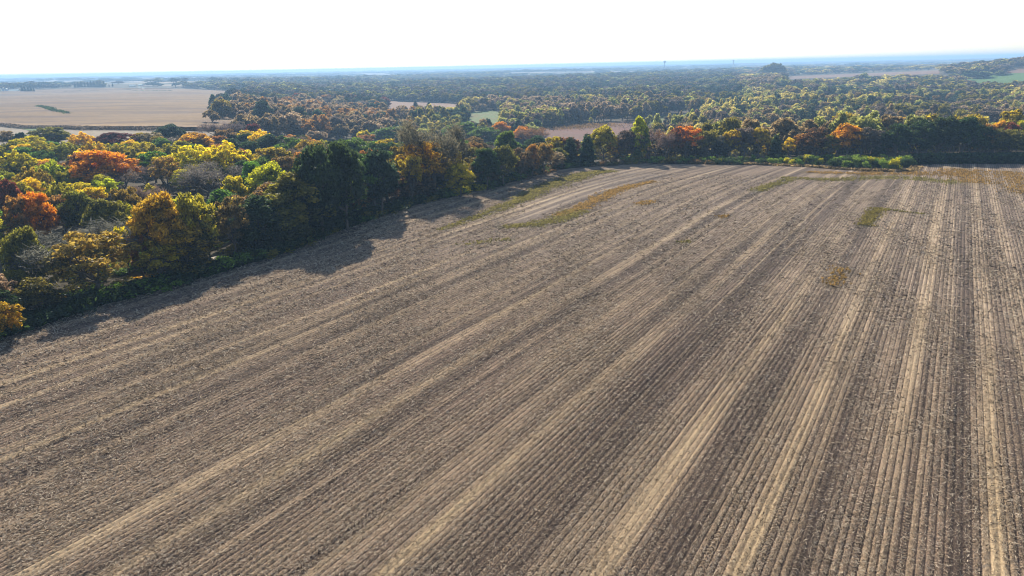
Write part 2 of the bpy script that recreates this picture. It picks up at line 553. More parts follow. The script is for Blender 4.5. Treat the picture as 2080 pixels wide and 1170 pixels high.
WEEDS = [
    ([(895, 468), (950, 448), (1000, 430), (1050, 408), (1100, 384), (1150, 366), (1190, 353), (1240, 347)], [1.2, 1.6, 2.3, 3.0, 3.6, 4.0, 3.0], 'olive', 0.85),
    ([(1025, 462), (1080, 458), (1135, 446), (1175, 428)], [1.8, 2.6, 2.6], 'olive', 1.0),
    ([(1135, 440), (1180, 424), (1215, 404), (1250, 388), (1290, 377), (1330, 369)], [1.6, 1.9, 2.2, 1.8, 1.2], 'golden brown', 1.0),
    ([(1300, 416), (1325, 409)], [1.6], 'golden brown', .9),
    ([(1757, 458), (1783, 424)], [1.6], 'dark olive', 1.0),
    ([(1783, 424), (1830, 430), (1880, 436)], [.8, .6], 'olive', .7),
    ([(1690, 580), (1712, 545)], [1.3], 'golden brown', .45),
    ([(1535, 388), (1570, 376), (1600, 366)], [1.8, 1.8], 'olive', .8),
    ([(1590, 362), (1680, 366), (1760, 362), (1850, 362), (1950, 372)], [2.4, 3.0, 3.0, 3.6], 'olive', .5),
    ([(1640, 350), (1740, 353), (1850, 353), (1960, 352)], [2.0, 3.0, 3.8], 'golden brown', .5),
    ([(1960, 345), (1975, 372)], [6.0], 'golden brown', .4),
    ([(2050, 350), (2090, 395)], [5.0], 'golden brown', .3),
    ([(1380, 494), (1402, 490)], [.9], 'olive', .5),
    ([(1462, 443), (1478, 438)], [1.0], 'golden brown', .5),
    ([(930, 498), (1040, 486)], [1.4], 'olive', .28),
]

def ridge(u, v):
    f = np.abs((u / ROWW + .5) % 1 - .5) * ROWW          # distance to the furrow between two rows
    return .035 - .10 * np.exp(-(f / .11) ** 2) * (.75 + .35 * lowfreq(u * 1.7, v * .12, 71)) + 0.02 * lowfreq(u * 2.0, v * .8, 3) + .08 * lowfreq(u * .15, v * .08, 4)

_VG = np.linspace(-60, 360, 900)
def bands(u, v):
    """light chaff strips the harvester left and dark bare strips between them"""
    band = np.zeros(len(u)); dark = np.zeros(len(u))
    for c, w, s in BANDS + PERIODIC:
        band = np.maximum(band, s * np.exp(-((u - c - .25 * np.sin(v / 19 + c)) / w) ** 2) * np.interp(v, _VG, np.clip(.85 + .5 * lowfreq(_VG * .035 + c, c * 1.7, 8), .15, 1.3)))
    band = band * np.clip(.9 + .25 * lowfreq(u * 1.6, v * .1, 18), 0, 1.3) * (1 - .25 * sstep(140, 220, v))
    band = np.maximum(band, .75 * np.clip(lowfreq(u * 3.1, v * .02, 61) - .75, 0, 1) * sstep(60, 130, v))
    for c, w, s in DARKS + PDARK:
        dark = np.maximum(dark, s * np.exp(-((u - c - .3 * np.sin(v / 15)) / w) ** 2) * np.interp(v, _VG, np.clip(.75 + .5 * lowfreq(_VG * .04 + c, c, 10), 0, 1.1)))
    dark = np.clip(dark, 0, 1) * np.clip(1 - band, 0, 1)
    return band, dark

def build_field():
    du = ROWW / 6; dv = 1.5
    us = np.arange(-150, 80, du); vs = np.arange(-35, 345, dv)
    Ug, Vg = np.meshgrid(us, vs)
    B = row_bend(Ug, Vg)
    X = UR[0] * (Ug + B) + VR[0] * Vg; Y = UR[1] * (Ug + B) + VR[1] * Vg
    Z = terrain(X, Y) + ridge(Ug, Vg)
    n, m = Ug.shape
    idx = np.arange(n * m).reshape(n, m)
    Fc = np.stack([idx[:-1, :-1], idx[:-1, 1:], idx[1:, 1:], idx[1:, :-1]], -1).reshape(-1, 4)
    cx = (X[:-1, :-1] + X[1:, 1:]).ravel() / 2; cyy = (Y[:-1, :-1] + Y[1:, 1:]).ravel() / 2
    keep = in_poly(cx, cyy, FIELD)
    # only what the camera (and one a few steps aside) can see
    az = np.degrees(np.arctan2(cx, cyy + 12)); keep &= (np.abs(az) < 52) & (cyy > 8)
    Fc = Fc[keep]
    used = np.unique(Fc); remap = -np.ones(n * m, int); remap[used] = np.arange(len(used))
    Fc = remap[Fc]
    u = Ug.ravel()[used]; v = Vg.ravel()[used]; x = X.ravel()[used]; y = Y.ravel()[used]; z = Z.ravel()[used]
    band, dark = bands(u, v)
    fine = lowfreq(u * 5.0, v * .03, 9) * .5 + .5 * lowfreq(u * 2.2, v * .06, 14)
    weed = np.zeros(len(u)); warm = np.zeros(len(u))
    for pts, wid, tone, st in WEEDS:
        k = px_line_dist(x, y, pts, wid) * st
        weed = np.maximum(weed, k)
        if tone == 'golden brown': warm = np.maximum(warm, k)
    smooth = px_line_dist(x, y, [(1050, 450), (1130, 412), (1220, 378), (1300, 356)], [3.2, 6, 8.5])
    # headland strip along the left trees, driven over and bare
    P = EDGE
    dl = np.full(len(u), 99.0)
    for a, b in zip(P[:9], P[1:10]):
        d = b - a; t = np.clip(((x - a[0]) * d[0] + (y - a[1]) * d[1]) / (d @ d), 0, 1)
        dl = np.minimum(dl, np.hypot(x - a[0] - t * d[0], y - a[1] - t * d[1]))
    head = np.clip(1.3 - dl / 9.0, 0, 1)
    tread = np.zeros(len(u))
    for c in TREADS:
        tread = np.maximum(tread, (np.abs(u - c) < .28) * np.clip(.6 + .8 * lowfreq(u * 0, v * .09, int(abs(c) * 10)), 0, 1))
    A = np.stack([np.clip(band, 0, 1.3), weed, np.clip(dark, 0, 1), fine * .5 + .5], 1)
    A2 = np.stack([warm, np.maximum(smooth, head * .8), tread, np.clip(.25 + .55 * sstep(-40, 20, u) * sstep(20, 120, v) + (.7 * sstep(70, 190, v)) + .25 * lowfreq(u * .07, v * .03, 33), 0, 1)], 1)
    mt, nt = new_mat('harvested field'); N = NT(nt)
    uvn = N.n('ShaderNodeUVMap'); uvn.uv_map = 'UVMap'
    sx = N.n('ShaderNodeSeparateXYZ'); N.l(uvn.outputs[0], sx.inputs[0])
    a = N.n('ShaderNodeAttribute', attribute_name='pat'); sp = N.n('ShaderNodeSeparateColor'); N.l(a.outputs['Color'], sp.inputs[0])
    a2 = N.n('ShaderNodeAttribute', attribute_name='pat2'); sp2 = N.n('ShaderNodeSeparateColor'); N.l(a2.outputs['Color'], sp2.inputs[0])
    bandn, weedn, darkn, finen = sp.outputs[0], sp.outputs[1], sp.outputs[2], a.outputs['Alpha']
    uv = uvn.outputs[0]
    speck = N.noise(N.scalev(uv, (1.0, .55, 1)), 7.0, 3, .75)
    speck2 = N.noise(N.scalev(uv, (1.0, .35, 1)), 2.6, 3, .65)
    streak = N.noise(N.scalev(uv, (1.4, .04, 1)), 1.0, 3, .6)
    blot = N.noise(N.scalev(uv, (.05, .03, 1)), 1.0, 3, .55)
    # furrow shade painted in with the soil colour: dark thin line each ROWW m
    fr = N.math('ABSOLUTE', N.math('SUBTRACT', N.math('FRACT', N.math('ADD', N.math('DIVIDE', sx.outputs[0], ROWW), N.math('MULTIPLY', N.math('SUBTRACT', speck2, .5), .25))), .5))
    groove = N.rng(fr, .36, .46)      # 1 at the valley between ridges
    resid = N.mix(N.rng(blot, .38, .62), (.43, .305, .185), (.31, .21, .14))
    resid = N.mix(N.math('MULTIPLY', sp2.outputs[1], .85, clamp=True), resid, (.175, .14, .115))
    soil = (.07, .05, .038)
    f = N.math('MULTIPLY_ADD', N.math('SUBTRACT', speck, .5), 3.2, .50)
    f = N.math('ADD', f, N.math('MULTIPLY', N.math('SUBTRACT', finen, .5), .30))
    f = N.math('ADD', f, N.math('MULTIPLY', N.math('SUBTRACT', streak, .5), .9))
    f = N.math('ADD', f, N.math('MULTIPLY', bandn, .75))
    f = N.math('SUBTRACT', f, N.math('MULTIPLY', darkn, .55))
    groove_shade = N.math('MULTIPLY', groove, N.math('SUBTRACT', .85, N.math('MULTIPLY', sp2.outputs[1], .45)))
    f = N.math('SUBTRACT', f, groove_shade, clamp=True)
    col = N.mix(f, soil, resid)
    col = N.mix(N.math('MULTIPLY', N.math('SUBTRACT', bandn, N.math('MULTIPLY', groove_shade, .4)), .95, clamp=True), col, N.mix(speck, (.28, .20, .11), (.64, .48, .28)))
    col = N.mix(N.math('MULTIPLY', a2.outputs['Alpha'], .5), col, N.mix(f, (.12, .09, .072), (.48, .375, .27)))
    # bleached husks
    husk = N.rng(N.noise(N.scalev(uv, (1, .5, 1)), 11.0, 2, .6), .66, .72)
    col = N.mix(N.math('MULTIPLY', husk, .8), col, (.62, .55, .45))
    wcol = N.mix(N.math('MULTIPLY', sp2.outputs[0], 1.0, clamp=True), (.105, .092, .032), (.20, .125, .045))
    wf = N.math('MULTIPLY', weedn, N.rng(speck2, .18, .48), clamp=True)
    col = N.mix(wf, col, wcol)
    fu = N.math('ABSOLUTE', N.math('SUBTRACT', N.math('FRACT', N.math('DIVIDE', sx.outputs[0], .5)), .5))
    tr = N.math('SINE', N.math('ADD', N.math('MULTIPLY', sx.outputs[1], 15.0), N.math('MULTIPLY', fu, 7.0)))
    trd = N.math('MULTIPLY', N.rng(tr, -.1, .6), sp2.outputs[2], clamp=True)
    col = N.mix(N.math('MULTIPLY', trd, .75), col, soil)
    hgt = N.math('ADD', N.math('MULTIPLY', speck, .8), N.math('MULTIPLY', speck2, .6))
    hgt = N.math('SUBTRACT', hgt, N.math('MULTIPLY', trd, .8))
    N.diffuse_out(col, .95, hgt, 1.0, .16, .1)
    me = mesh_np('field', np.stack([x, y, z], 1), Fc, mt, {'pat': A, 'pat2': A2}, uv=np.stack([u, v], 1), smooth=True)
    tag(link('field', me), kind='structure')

def uv_of(px, py):
    p = hit(px, py)[:2]
    return p @ UR, p @ VR
# (photo pixel on a light band, half width m, strength)
BANDS = [(uv_of(px, py)[0], w, s) for px, py, w, s in [
    (2036, 1150, .75, 1.0), (2012, 700, .35, .6), (1790, 1150, .9, .85), (1835, 800, .4, .7), (1502, 1150, .85, .9), (1745, 590, .3, .6), (1270, 1090, .7, .8), (1180, 1165, .3, .45),
    (780, 1165, .7, .9), (640, 1165, .45, .6), (229, 1168, .7, .9), (49, 1165, .5, .75), (0, 1000, .6, .6), (20, 930, .6, .9), (0, 830, .5, .6), (0, 785, .8, .8), (120, 700, .5, .5),
    (500, 690, .45, .6), (300, 700, .5, .7), (1985, 420, .7, .8), (1900, 420, .5, .7), (2060, 560, .4, .5)]]
TREADS = [uv_of(*q)[0] for q in [(1310, 1130), (1185, 1165), (1565, 1120), (1600, 1000), (2062, 1100), (1985, 1100), (1750, 1080), (980, 1165), (880, 950), (1830, 1150), (1420, 1160), (420, 1150)]]
DARKS = [(uv_of(px, py)[0], w, s) for px, py, w, s in [
    (1680, 950, 1.3, 1.0), (1950, 1000, 1.0, .8), (1370, 1120, 1.8, .8), (1000, 1130, 2.6, .9), (700, 1100, 1.4, .4), (420, 1090, 1.3, .8), (150, 860, 1.3, .6), (60, 1060, 1.0, .3), (1900, 700, .6, .4)]]
_r = np.random.default_rng(44)
PERIODIC = [(c + _r.normal(0, .4), _r.uniform(.3, .9), _r.uniform(.15, .6)) for c in np.arange(-130, 70, 4.57)]
PDARK = [(c + 2.3 + _r.normal(0, .5), _r.uniform(.8, 1.6), _r.uniform(.1, .8)) for c in np.arange(-130, 70, 4.57)]
build_field()

# ---- draped field patches
def drape(name, top, bottom, nx, ny, mat, off=.12, kind='structure', lift=None):
    tp = np.array(top, float); bt = np.array(bottom, float)
    V = []
    for j in range(ny + 1):
        s = j / ny
        for i in range(nx + 1):
            t = i / nx
            a = [np.interp(t, np.linspace(0, 1, len(tp)), tp[:, k]) for k in (0, 1)]
            b = [np.interp(t, np.linspace(0, 1, len(bt)), bt[:, k]) for k in (0, 1)]
            # even steps in distance rather than in the picture
            if j == 0: P = hit(*a)
            V.append((a, b, s))
    out = []
    cache = {}
    for a, b, s in V:
        ka = (tuple(a), tuple(b))
        if ka not in cache: cache[ka] = (hit(*a), hit(*b))
        pa, pb = cache[ka]
        q = pb + (pa - pb) * s
        out.append((q[0], q[1], float(terrain(q[0], q[1])) + off))
    idx = np.arange((nx + 1) * (ny + 1)).reshape(ny + 1, nx + 1)
    Fc = np.stack([idx[:-1, :-1], idx[:-1, 1:], idx[1:, 1:], idx[1:, :-1]], -1).reshape(-1, 4)
    V = np.array(out)
    if lift:                          # a standing crop: raise it and close the near and side edges down to the soil
        Vt = V.copy(); r = np.random.default_rng(5)
        Vt[:, 2] += lift + r.uniform(-.25, .2, len(V))
        rim = np.concatenate([idx[0, :], idx[1:, -1], idx[-1, -2::-1], idx[-2:0:-1, 0]])
        Vb = Vt[rim].copy(); Vb[:, 2] -= lift + .6
        nb = len(Vt); k = np.arange(len(rim))
        side = np.stack([rim, rim[(k + 1) % len(rim)], nb + (k + 1) % len(rim), nb + k], 1)
        V = np.concatenate([Vt, Vb]); Fc = np.concatenate([Fc, side])
    o = link(name, mesh_np(name, V, Fc, mat)); tag(o, kind=kind)
    return o

def flat_mat(name, c1, c2, sc=.25, stretch=(1, 1, 1), c3=None):
    m, nt = new_mat(name); N = NT(nt)
    g = N.n('ShaderNodeNewGeometry')
    a = N.noise(N.scalev(g.outputs['Position'], stretch), sc, 5, .7)
    b = N.noise(N.scalev(g.outputs['Position'], stretch), sc * .06, 3, .55)
    col = N.mix(N.rng(a, .3, .7), c1, c2)
    col = N.mix(N.rng(b, .45, .62, 0, .75), col, c3 or c1)
    N.diffuse_out(col, .95, a, .6, .4)
    return m
M_CORN = flat_mat('ripe corn', (.10, .06, .026), (.27, .17, .07), .6, (.12, .8, 1), (.10, .062, .04))
M_STUB = flat_mat('stubble', (.20, .16, .11), (.30, .25, .18), .3)
M_TAN = flat_mat('tan field', (.17, .10, .065), (.26, .17, .11), .2)
M_MEADOW = flat_mat('meadow', (.06, .10, .03), (.16, .20, .06), .3, (1, 1, 1), (.14, .12, .05))
M_GREEN = flat_mat('winter crop', (.075, .14, .035), (.11, .19, .05), .2)
M_MARSH = flat_mat('reddish marsh grass', (.075, .04, .03), (.21, .125, .085), .35, (1, 2.5, 1), (.17, .085, .065))
M_LANE = flat_mat('gravel lane', (.36, .31, .24), (.52, .46, .38), 1.0)

tag(drape('corn_field', [(-260, 196), (0, 188), (140, 181), (340, 181), (470, 187), (560, 192)],
          [(-260, 249), (0, 255), (60, 261), (170, 263), (320, 264), (470, 268)], 90, 60, M_CORN, .0, 'stuff', 2.3),
    'wide field of ripe tan corn beyond the colourful wood', 'corn')
drape('stubble_field', [(-260, 250), (0, 256), (60, 262), (170, 264), (320, 265), (450, 268)],
      [(-260, 300), (0, 300), (60, 300), (170, 300), (320, 300), (450, 300)], 40, 10, M_STUB)
drape('grass_strip', [(18, 254), (60, 259), (120, 259)], [(18, 257), (60, 266), (135, 270)], 12, 4, M_MEADOW, .3)
drape('tan_field', [(780, 205), (850, 208), (935, 211)], [(780, 226), (850, 226), (935, 226)], 16, 6, M_TAN)
drape('ridge_field', [(1590, 156), (1750, 149), (1908, 143)], [(1590, 161), (1750, 155), (1908, 150)], 20, 6, M_TAN)
drape('corner_field', [(2055, 141), (2200, 137)], [(2040, 149), (2200, 146)], 8, 4, M_TAN)
drape('green_field', [(1950, 163), (2030, 150), (2200, 143)], [(1960, 176), (2040, 180), (2200, 186)], 20, 10, M_GREEN)
drape('meadow', [(1330, 236), (1380, 232), (1440, 236)], [(1270, 268), (1370, 266), (1470, 258)], 16, 10, M_MEADOW)
drape('wet_meadow', [(950, 228), (1000, 224), (1025, 232)], [(940, 248), (990, 252), (1025, 250)], 12, 8, M_MEADOW)
drape('marsh', [(1090, 264), (1190, 250), (1300, 246)], [(1090, 300), (1190, 300), (1300, 290)], 24, 12, M_MARSH)

# farm lane behind the left tree line
def lane():
    P = [EDGE[i] for i in range(1, 11)]
    left = []
    V = []; Fc = []
    pts = []
    for a, b in zip(P[:-1], P[1:]):
        for k in range(6): pts.append(a + (b - a) * k / 6)
    pts = np.array(pts)
    d = np.gradient(pts, axis=0); d /= np.linalg.norm(d, axis=1)[:, None]
    nrm = np.stack([-d[:, 1], d[:, 0]], 1)
    for i, (p, q) in enumerate(zip(pts, nrm)):
        for s in (7.6, 9.8):
            c = p + q * (s + .8 * math.sin(i * .35))
            V.append((c[0], c[1], float(terrain(*c)) + .08))
    n = len(pts)
    Fc = [(2 * i, 2 * i + 2, 2 * i + 3, 2 * i + 1) for i in range(n - 1)]
    tag(link('lane', mesh_np('lane', V, Fc, M_LANE)), kind='structure')
lane()

# ================================================================== TREES
# x, top, foot (None = hidden), height m, width px, kind, colour, short name, rest of label
T = [
 (8, 264, None, 10, 46, 'open', 'tan', 'small tan-brown tree', 'at the left edge below the stubble field'),
 (38, 268, None, 9, 30, 'round', 'blue-green', 'small dark blue-green tree', 'left of the broad olive tree by the grass strip'),
 (100, 257, None, 11, 78, 'round', 'olive', 'broad olive-brown tree', 'in front of the grassy strip at far left'),
 (164, 269, None, 10, 62, 'upright', 'bright yellow', 'flat-topped bright yellow tree', 'between the olive tree and the dark red maple'),
 (232, 267, None, 11, 88, 'round', 'dark red', 'dark red maple', 'standing out among yellow trees below the stubble field'),
 (304, 268, None, 10, 58, 'open', 'tan', 'sparse tan tree', 'right of the dark red maple'),
 (344, 252, None, 12, 62, 'round', 'blue-green', 'dark blue-green tree', 'rising into the corn field edge'),
 (392, 268, None, 11, 70, 'round', 'golden', 'golden orange tree', 'between the blue-green tree and the grey bare tree'),
 (440, 247, None, 12, 66, 'bare', 'grey', 'leafless grey tree', 'against the corn field corner'),
 (452, 261, None, 11, 60, 'open', 'brown', 'dark brown thinning tree', 'just below the leafless grey tree'),
 (497, 262, None, 11, 74, 'upright', 'yellow', 'pale yellow upright tree', 'right of the dark brown thinning tree'),
 (512, 250, None, 12, 40, 'round', 'dark red', 'small burgundy tree', 'at the back of the wood near the corn field corner'),
 (28, 281, None, 11, 66, 'upright', 'yellow-green', 'yellow-green tree', 'at the far left end of the back rows'),
 (78, 284, None, 11, 60, 'upright', 'yellow-green', 'second yellow-green tree', 'below the broad olive-brown tree'),
 (132, 286, None, 11, 66, 'upright', 'olive-yellow', 'green and gold tree', 'below the flat-topped bright yellow tree'),
 (185, 285, None, 11, 60, 'upright', 'yellow', 'upright yellow tree', 'below and left of the dark red maple'),
 (232, 289, None, 10, 56, 'upright', 'yellow-green', 'lime yellow tree', 'directly below the dark red maple'),
 (288, 291, None, 11, 80, 'upright', 'olive-yellow', 'wide olive-gold tree', 'right of the big orange maple'),
 (200, 305, None, 14, 128, 'round', 'orange', 'big orange maple', 'the largest orange crown in the left wood'),
 (163, 309, None, 13, 52, 'round', 'rust-red', 'rust-red tree', 'hugging the left side of the big orange maple'),
 (306, 306, None, 11, 66, 'open', 'green', 'glossy green tree', 'between the big orange maple and the wide yellow maple'),
 (333, 316, None, 12, 66, 'open', 'orange-brown', 'orange-brown tree', 'left below the wide yellow maple'),
 (390, 290, None, 14, 112, 'upright', 'bright yellow', 'wide bright yellow maple', 'left half of the broad yellow pair'),
 (455, 289, None, 14, 104, 'upright', 'bright yellow', 'tall bright yellow maple', 'right half of the broad yellow pair'),
 (420, 328, None, 12, 110, 'bare', 'grey-brown', 'wide grey-brown leafless tree', 'in front of the broad yellow pair'),
 (487, 299, None, 12, 36, 'open', 'rust-red', 'narrow rust-brown tree', 'right of the tall bright yellow maple'),
 (101, 323, None, 12, 80, 'upright', 'yellow-green', 'lime green tree', 'left of the big orange maple'),
 (28, 308, None, 12, 84, 'upright', 'yellow-green', 'broad yellow-green tree', 'third row at the left edge'),
 (60, 335, None, 12, 70, 'upright', 'olive-yellow', 'dull yellow-green tree', 'in front of the broad yellow-green tree'),
 (472, 355, None, 12, 62, 'round', 'yellow', 'yellow-topped tree', 'in front of the tall bright yellow maple'),
 (510, 328, None, 13, 66, 'round', 'green', 'mid green tree', 'right of the yellow-topped tree'),
 (8, 362, None, 13, 50, 'round', 'rust-red', 'rust-brown tree', 'cut by the left edge above the orange tree'),
 (62, 388, None, 13, 84, 'round', 'orange', 'bright orange tree', 'near the left edge in the third row'),
 (22, 395, None, 13, 56, 'open', 'orange-brown', 'copper tree', 'at the left edge beside the bright orange tree'),
 (108, 364, None, 12, 74, 'upright', 'olive-yellow', 'olive-yellow tree', 'above the bright orange tree'),
 (150, 385, None, 12, 74, 'round', 'olive', 'dark olive tree', 'below the lime green tree'),
 (245, 378, None, 12, 76, 'open', 'olive', 'shady olive tree', 'right below the big orange maple'),
 (210, 400, None, 12, 90, 'round', 'olive', 'dim olive-brown tree', 'in the hollow behind the walnut'),
 (292, 372, None, 11, 60, 'bare', 'grey-brown', 'small leafless tree', 'between the shady olive tree and the big golden tree'),
 (345, 388, 560, 15, 116, 'round', 'olive-yellow', 'big dull golden tree', 'at the field edge with several trunks'),
 (412, 384, 545, 15, 92, 'round', 'olive-yellow', 'big golden tree', 'right neighbour of the dull golden one at the field edge'),
 (480, 398, 528, 13, 80, 'open', 'brown', 'brown and gold tree', 'at the field edge right of the big golden tree'),
 (194, 468, 606, 13, 178, 'open', 'thin gold', 'walnut tree', 'with a short dark trunk and thinning gold leaves at the field edge'),
 (170, 448, 575, 12, 160, 'bare', 'grey', 'wide grey leafless tree', 'right behind the walnut tree'),
 (262, 455, 560, 10, 50, 'round', 'bright yellow', 'small vivid yellow tree', 'peeping over the right shoulder of the walnut tree'),
 (292, 468, 572, 9, 42, 'open', 'orange-brown', 'small copper-brown tree', 'right of the small vivid yellow tree'),
 (10, 552, 650, 9, 76, 'open', 'pale tan', 'pale orange-tan tree', 'cut by the left edge beside the dark hedge'),
 (6, 610, 690, 6, 90, 'round', 'golden', 'low golden bush-like tree', 'at the left edge by the hedge'),
 (40, 462, None, 12, 90, 'round', 'olive', 'dark olive-brown tree', 'below the bright orange tree at the left edge'),
 (528, 265, None, 12, 56, 'upright', 'bright yellow', 'small bright yellow crown', 'in the middle of the back row'),
 (556, 297, None, 12, 76, 'round', 'olive-yellow', 'mustard tree', 'right of the mid green tree'),
 (580, 273, None, 11, 62, 'open', 'orange-brown', 'copper-coloured tree', 'on the back row left of the tall dark trees'),
 (612, 276, None, 11, 60, 'round', 'golden', 'dull gold tree', 'on the back row behind the tall dark trees'),
 (640, 263, None, 11, 44, 'puffy', 'pale tan', 'pale pinkish yellow tree', 'rising behind the dull gold tree'),
 (545, 330, None, 14, 96, 'round', 'yellow-green', 'shaded yellow-green tree', 'over the dark trees of the field edge'),
 (628, 322, None, 12, 60, 'round', 'yellow', 'yellow tree in dark company', 'just left of the tall dark trees'),
 (658, 287, 482, 16, 100, 'round', 'dark green', 'tall dark green tree', 'left of the pair at the middle of the wood edge'),
 (706, 285, 468, 16, 92, 'round', 'dark green', 'tall dark twin tree', 'right of the pair at the middle of the wood edge'),
 (740, 272, None, 12, 56, 'open', 'orange-brown', 'tawny tree', 'behind the tall dark twin tree'),
 (738, 262, None, 12, 26, 'puffy', 'yellow', 'tiny yellow crown', 'on the skyline of the wood left of the round green tree'),
 (800, 257, None, 13, 96, 'round', 'green', 'round fresh green tree', 'on the back row left of the big leafless tree'),
 (752, 300, None, 13, 56, 'open', 'orange-brown', 'thin orange-brown tree', 'between the tall dark twin and the blue-green tree'),
 (776, 297, 440, 15, 84, 'round', 'blue-green', 'blue-green dense tree', 'at the edge of the field below the round green tree'),
 (812, 292, None, 14, 60, 'open', 'olive', 'thin olive tree', 'right of the blue-green dense tree'),
 (838, 312, 415, 12, 60, 'open', 'olive-yellow', 'lean olive-gold tree', 'left of the big leafless tree'),
 (884, 222, 398, 23, 96, 'bare', 'grey-brown', 'big leafless tree', 'towering over the middle of the wood edge'),
 (868, 282, 402, 15, 110, 'open', 'golden', 'golden brown tree', 'wrapped round the foot of the big leafless tree'),
 (915, 300, 395, 13, 70, 'open', 'olive-yellow', 'thin gold-green tree', 'right of the big leafless tree'),
 (935, 331, 400, 10, 66, 'round', 'yellow', 'low bright yellow tree', 'beside the grey roofed house'),
 (940, 248, None, 15, 88, 'round', 'green', 'spreading green tree', 'behind the grey roofed house'),
 (985, 256, None, 14, 66, 'round', 'green', 'dense green tree', 'right of the spreading green tree'),
 (1016, 246, None, 14, 40, 'round', 'orange', 'orange-topped tree', 'behind the dense green tree'),
 (1030, 266, None, 13, 50, 'round', 'green', 'short green tree', 'just below the orange-topped tree'),
 (1062, 255, None, 13, 38, 'round', 'orange', 'small orange maple', 'right of the orange-topped tree'),
 (1086, 258, None, 13, 56, 'bare', 'brown', 'brown leafless tree', 'right of the small orange maple'),
 (990, 300, 385, 12, 60, 'round', 'dark green', 'dark ivy-clad tree', 'at the field edge right of the house'),
 (1022, 292, 378, 12, 62, 'round', 'olive', 'dense olive tree', 'at the field edge right of the ivy-clad tree'),
 (1058, 300, 368, 12, 60, 'open', 'brown', 'brown-leaved tree', 'at the field edge below the small orange maple'),
 (1082, 292, 362, 10, 34, 'round', 'orange-brown', 'narrow orange tree', 'half hidden at the field edge'),
 (1104, 288, 355, 11, 50, 'open', 'orange-brown', 'ragged gold-brown tree', 'just left of the bend of the field'),
 (1130, 306, 350, 8, 40, 'open', 'pale tan', 'pale dry tree', 'tight on the bend of the field edge'),
 (1128, 275, None, 11, 50, 'open', 'olive-yellow', 'yellowish tree', 'behind the pale dry tree'),
 (1158, 278, 338, 11, 36, 'cedar', 'dark green', 'dark cedar', 'left of the two on the bend'),
 (1192, 270, 336, 12, 38, 'cedar', 'dark green', 'taller dark cedar', 'right of the two on the bend'),
 (1226, 254, 333, 13, 62, 'round', 'olive-yellow', 'dense olive-gold tree', 'right of the cedars on the bend'),
 (1250, 277, 333, 10, 34, 'round', 'golden', 'narrow golden tree', 'in front of the reddish brown tree'),
 (1272, 262, 333, 12, 50, 'round', 'grey-brown', 'reddish brown rounded tree', 'left of the yellow-topped poplar'),
 (1296, 240, 332, 15, 40, 'tall', 'yellow-green', 'yellow-topped poplar', 'over the far field corner'),
 (1297, 292, 332, 8, 22, 'tall', 'yellow', 'slim yellow sapling', 'below the yellow-topped poplar'),
 (1330, 257, 331, 12, 54, 'bare', 'grey-brown', 'grey-brown twiggy tree', 'left of the fiery orange maple'),
 (1352, 262, 331, 11, 44, 'bare', 'brown', 'russet twiggy tree', 'between the grey-brown tree and the fiery maple'),
 (1392, 253, 330, 13, 66, 'open', 'orange', 'fiery orange maple', 'in the far tree line'),
 (1372, 256, 330, 12, 36, 'open', 'rust-red', 'rusty red maple', 'leaning on the left side of the fiery orange one'),
 (1435, 262, 330, 11, 44, 'open', 'olive', 'thin olive tree with pale stems', 'right of the fiery orange maple'),
 (1462, 272, 330, 10, 44, 'round', 'grey-brown', 'low grey-green tree', 'in the far tree line left of the yellow one'),
 (1482, 262, 331, 11, 44, 'open', 'yellow', 'yellow side-lit tree', 'in the middle of the far tree line'),
 (1508, 256, 331, 12, 54, 'open', 'grey-brown', 'twiggy brown tree', 'right of the yellow side-lit tree'),
 (1538, 256, 331, 12, 48, 'open', 'olive-yellow', 'gold-brown oval tree', 'left of the short dark cedar'),
 (1572, 273, 332, 9, 26, 'cedar', 'dark green', 'short dark cedar', 'in the far tree line behind the green saplings'),
 (1600, 278, 333, 9, 34, 'open', 'yellow', 'low yellow tree', 'right of the short dark cedar'),
 (1622, 268, 333, 11, 36, 'open', 'orange-brown', 'red-tipped tree', 'behind the low yellow tree'),
 (1648, 258, 334, 13, 56, 'open', 'brown', 'spreading brown oak', 'with visible limbs above the green saplings'),
 (1682, 270, 334, 11, 44, 'open', 'olive', 'dull olive oak', 'right of the spreading brown oak'),
 (1716, 247, 334, 15, 64, 'round', 'golden', 'oak with glowing gold top', 'above the green saplings'),
 (1746, 256, 334, 14, 54, 'open', 'grey-brown', 'dark stemmed brown oak', 'right of the oak with the glowing top'),
 (1770, 260, 334, 13, 44, 'open', 'grey-brown', 'purplish brown tree', 'left of the low dark pine'),
 (1783, 286, 335, 8, 30, 'cedar', 'dark green', 'low dark pine', 'at the left foot of the great green oaks'),
 (1815, 248, 335, 15, 56, 'round', 'dark green', 'leftmost great green oak', 'of the dark clump at right'),
 (1832, 237, None, 14, 60, 'round', 'golden', 'gold-crowned tree', 'behind the leftmost great green oak'),
 (1862, 240, 335, 16, 60, 'round', 'dark green', 'second great green oak', 'of the dark clump at right'),
 (1905, 233, 334, 17, 70, 'round', 'dark green', 'tallest great green oak', 'in the middle of the dark clump at right'),
 (1950, 236, 334, 16, 70, 'round', 'dark green', 'fourth great green oak', 'of the dark clump at right'),
 (1982, 250, 334, 14, 52, 'round', 'dark green', 'rightmost great green oak', 'of the dark clump at right'),
 (2012, 258, 333, 13, 54, 'round', 'olive', 'brown-olive tree', 'right of the dark oak clump'),
 (2045, 262, 333, 13, 60, 'round', 'olive', 'olive-gold tree', 'near the right end of the far tree line'),
 (2082, 258, 333, 13, 50, 'round', 'olive', 'olive tree cut by the right edge', 'in the far tree line'),
 (2008, 250, None, 13, 48, 'round', 'orange-brown', 'tawny orange crown', 'behind the brown-olive tree'),
 (2034, 245, None, 13, 40, 'round', 'golden', 'small glowing golden crown', 'near the right end'),
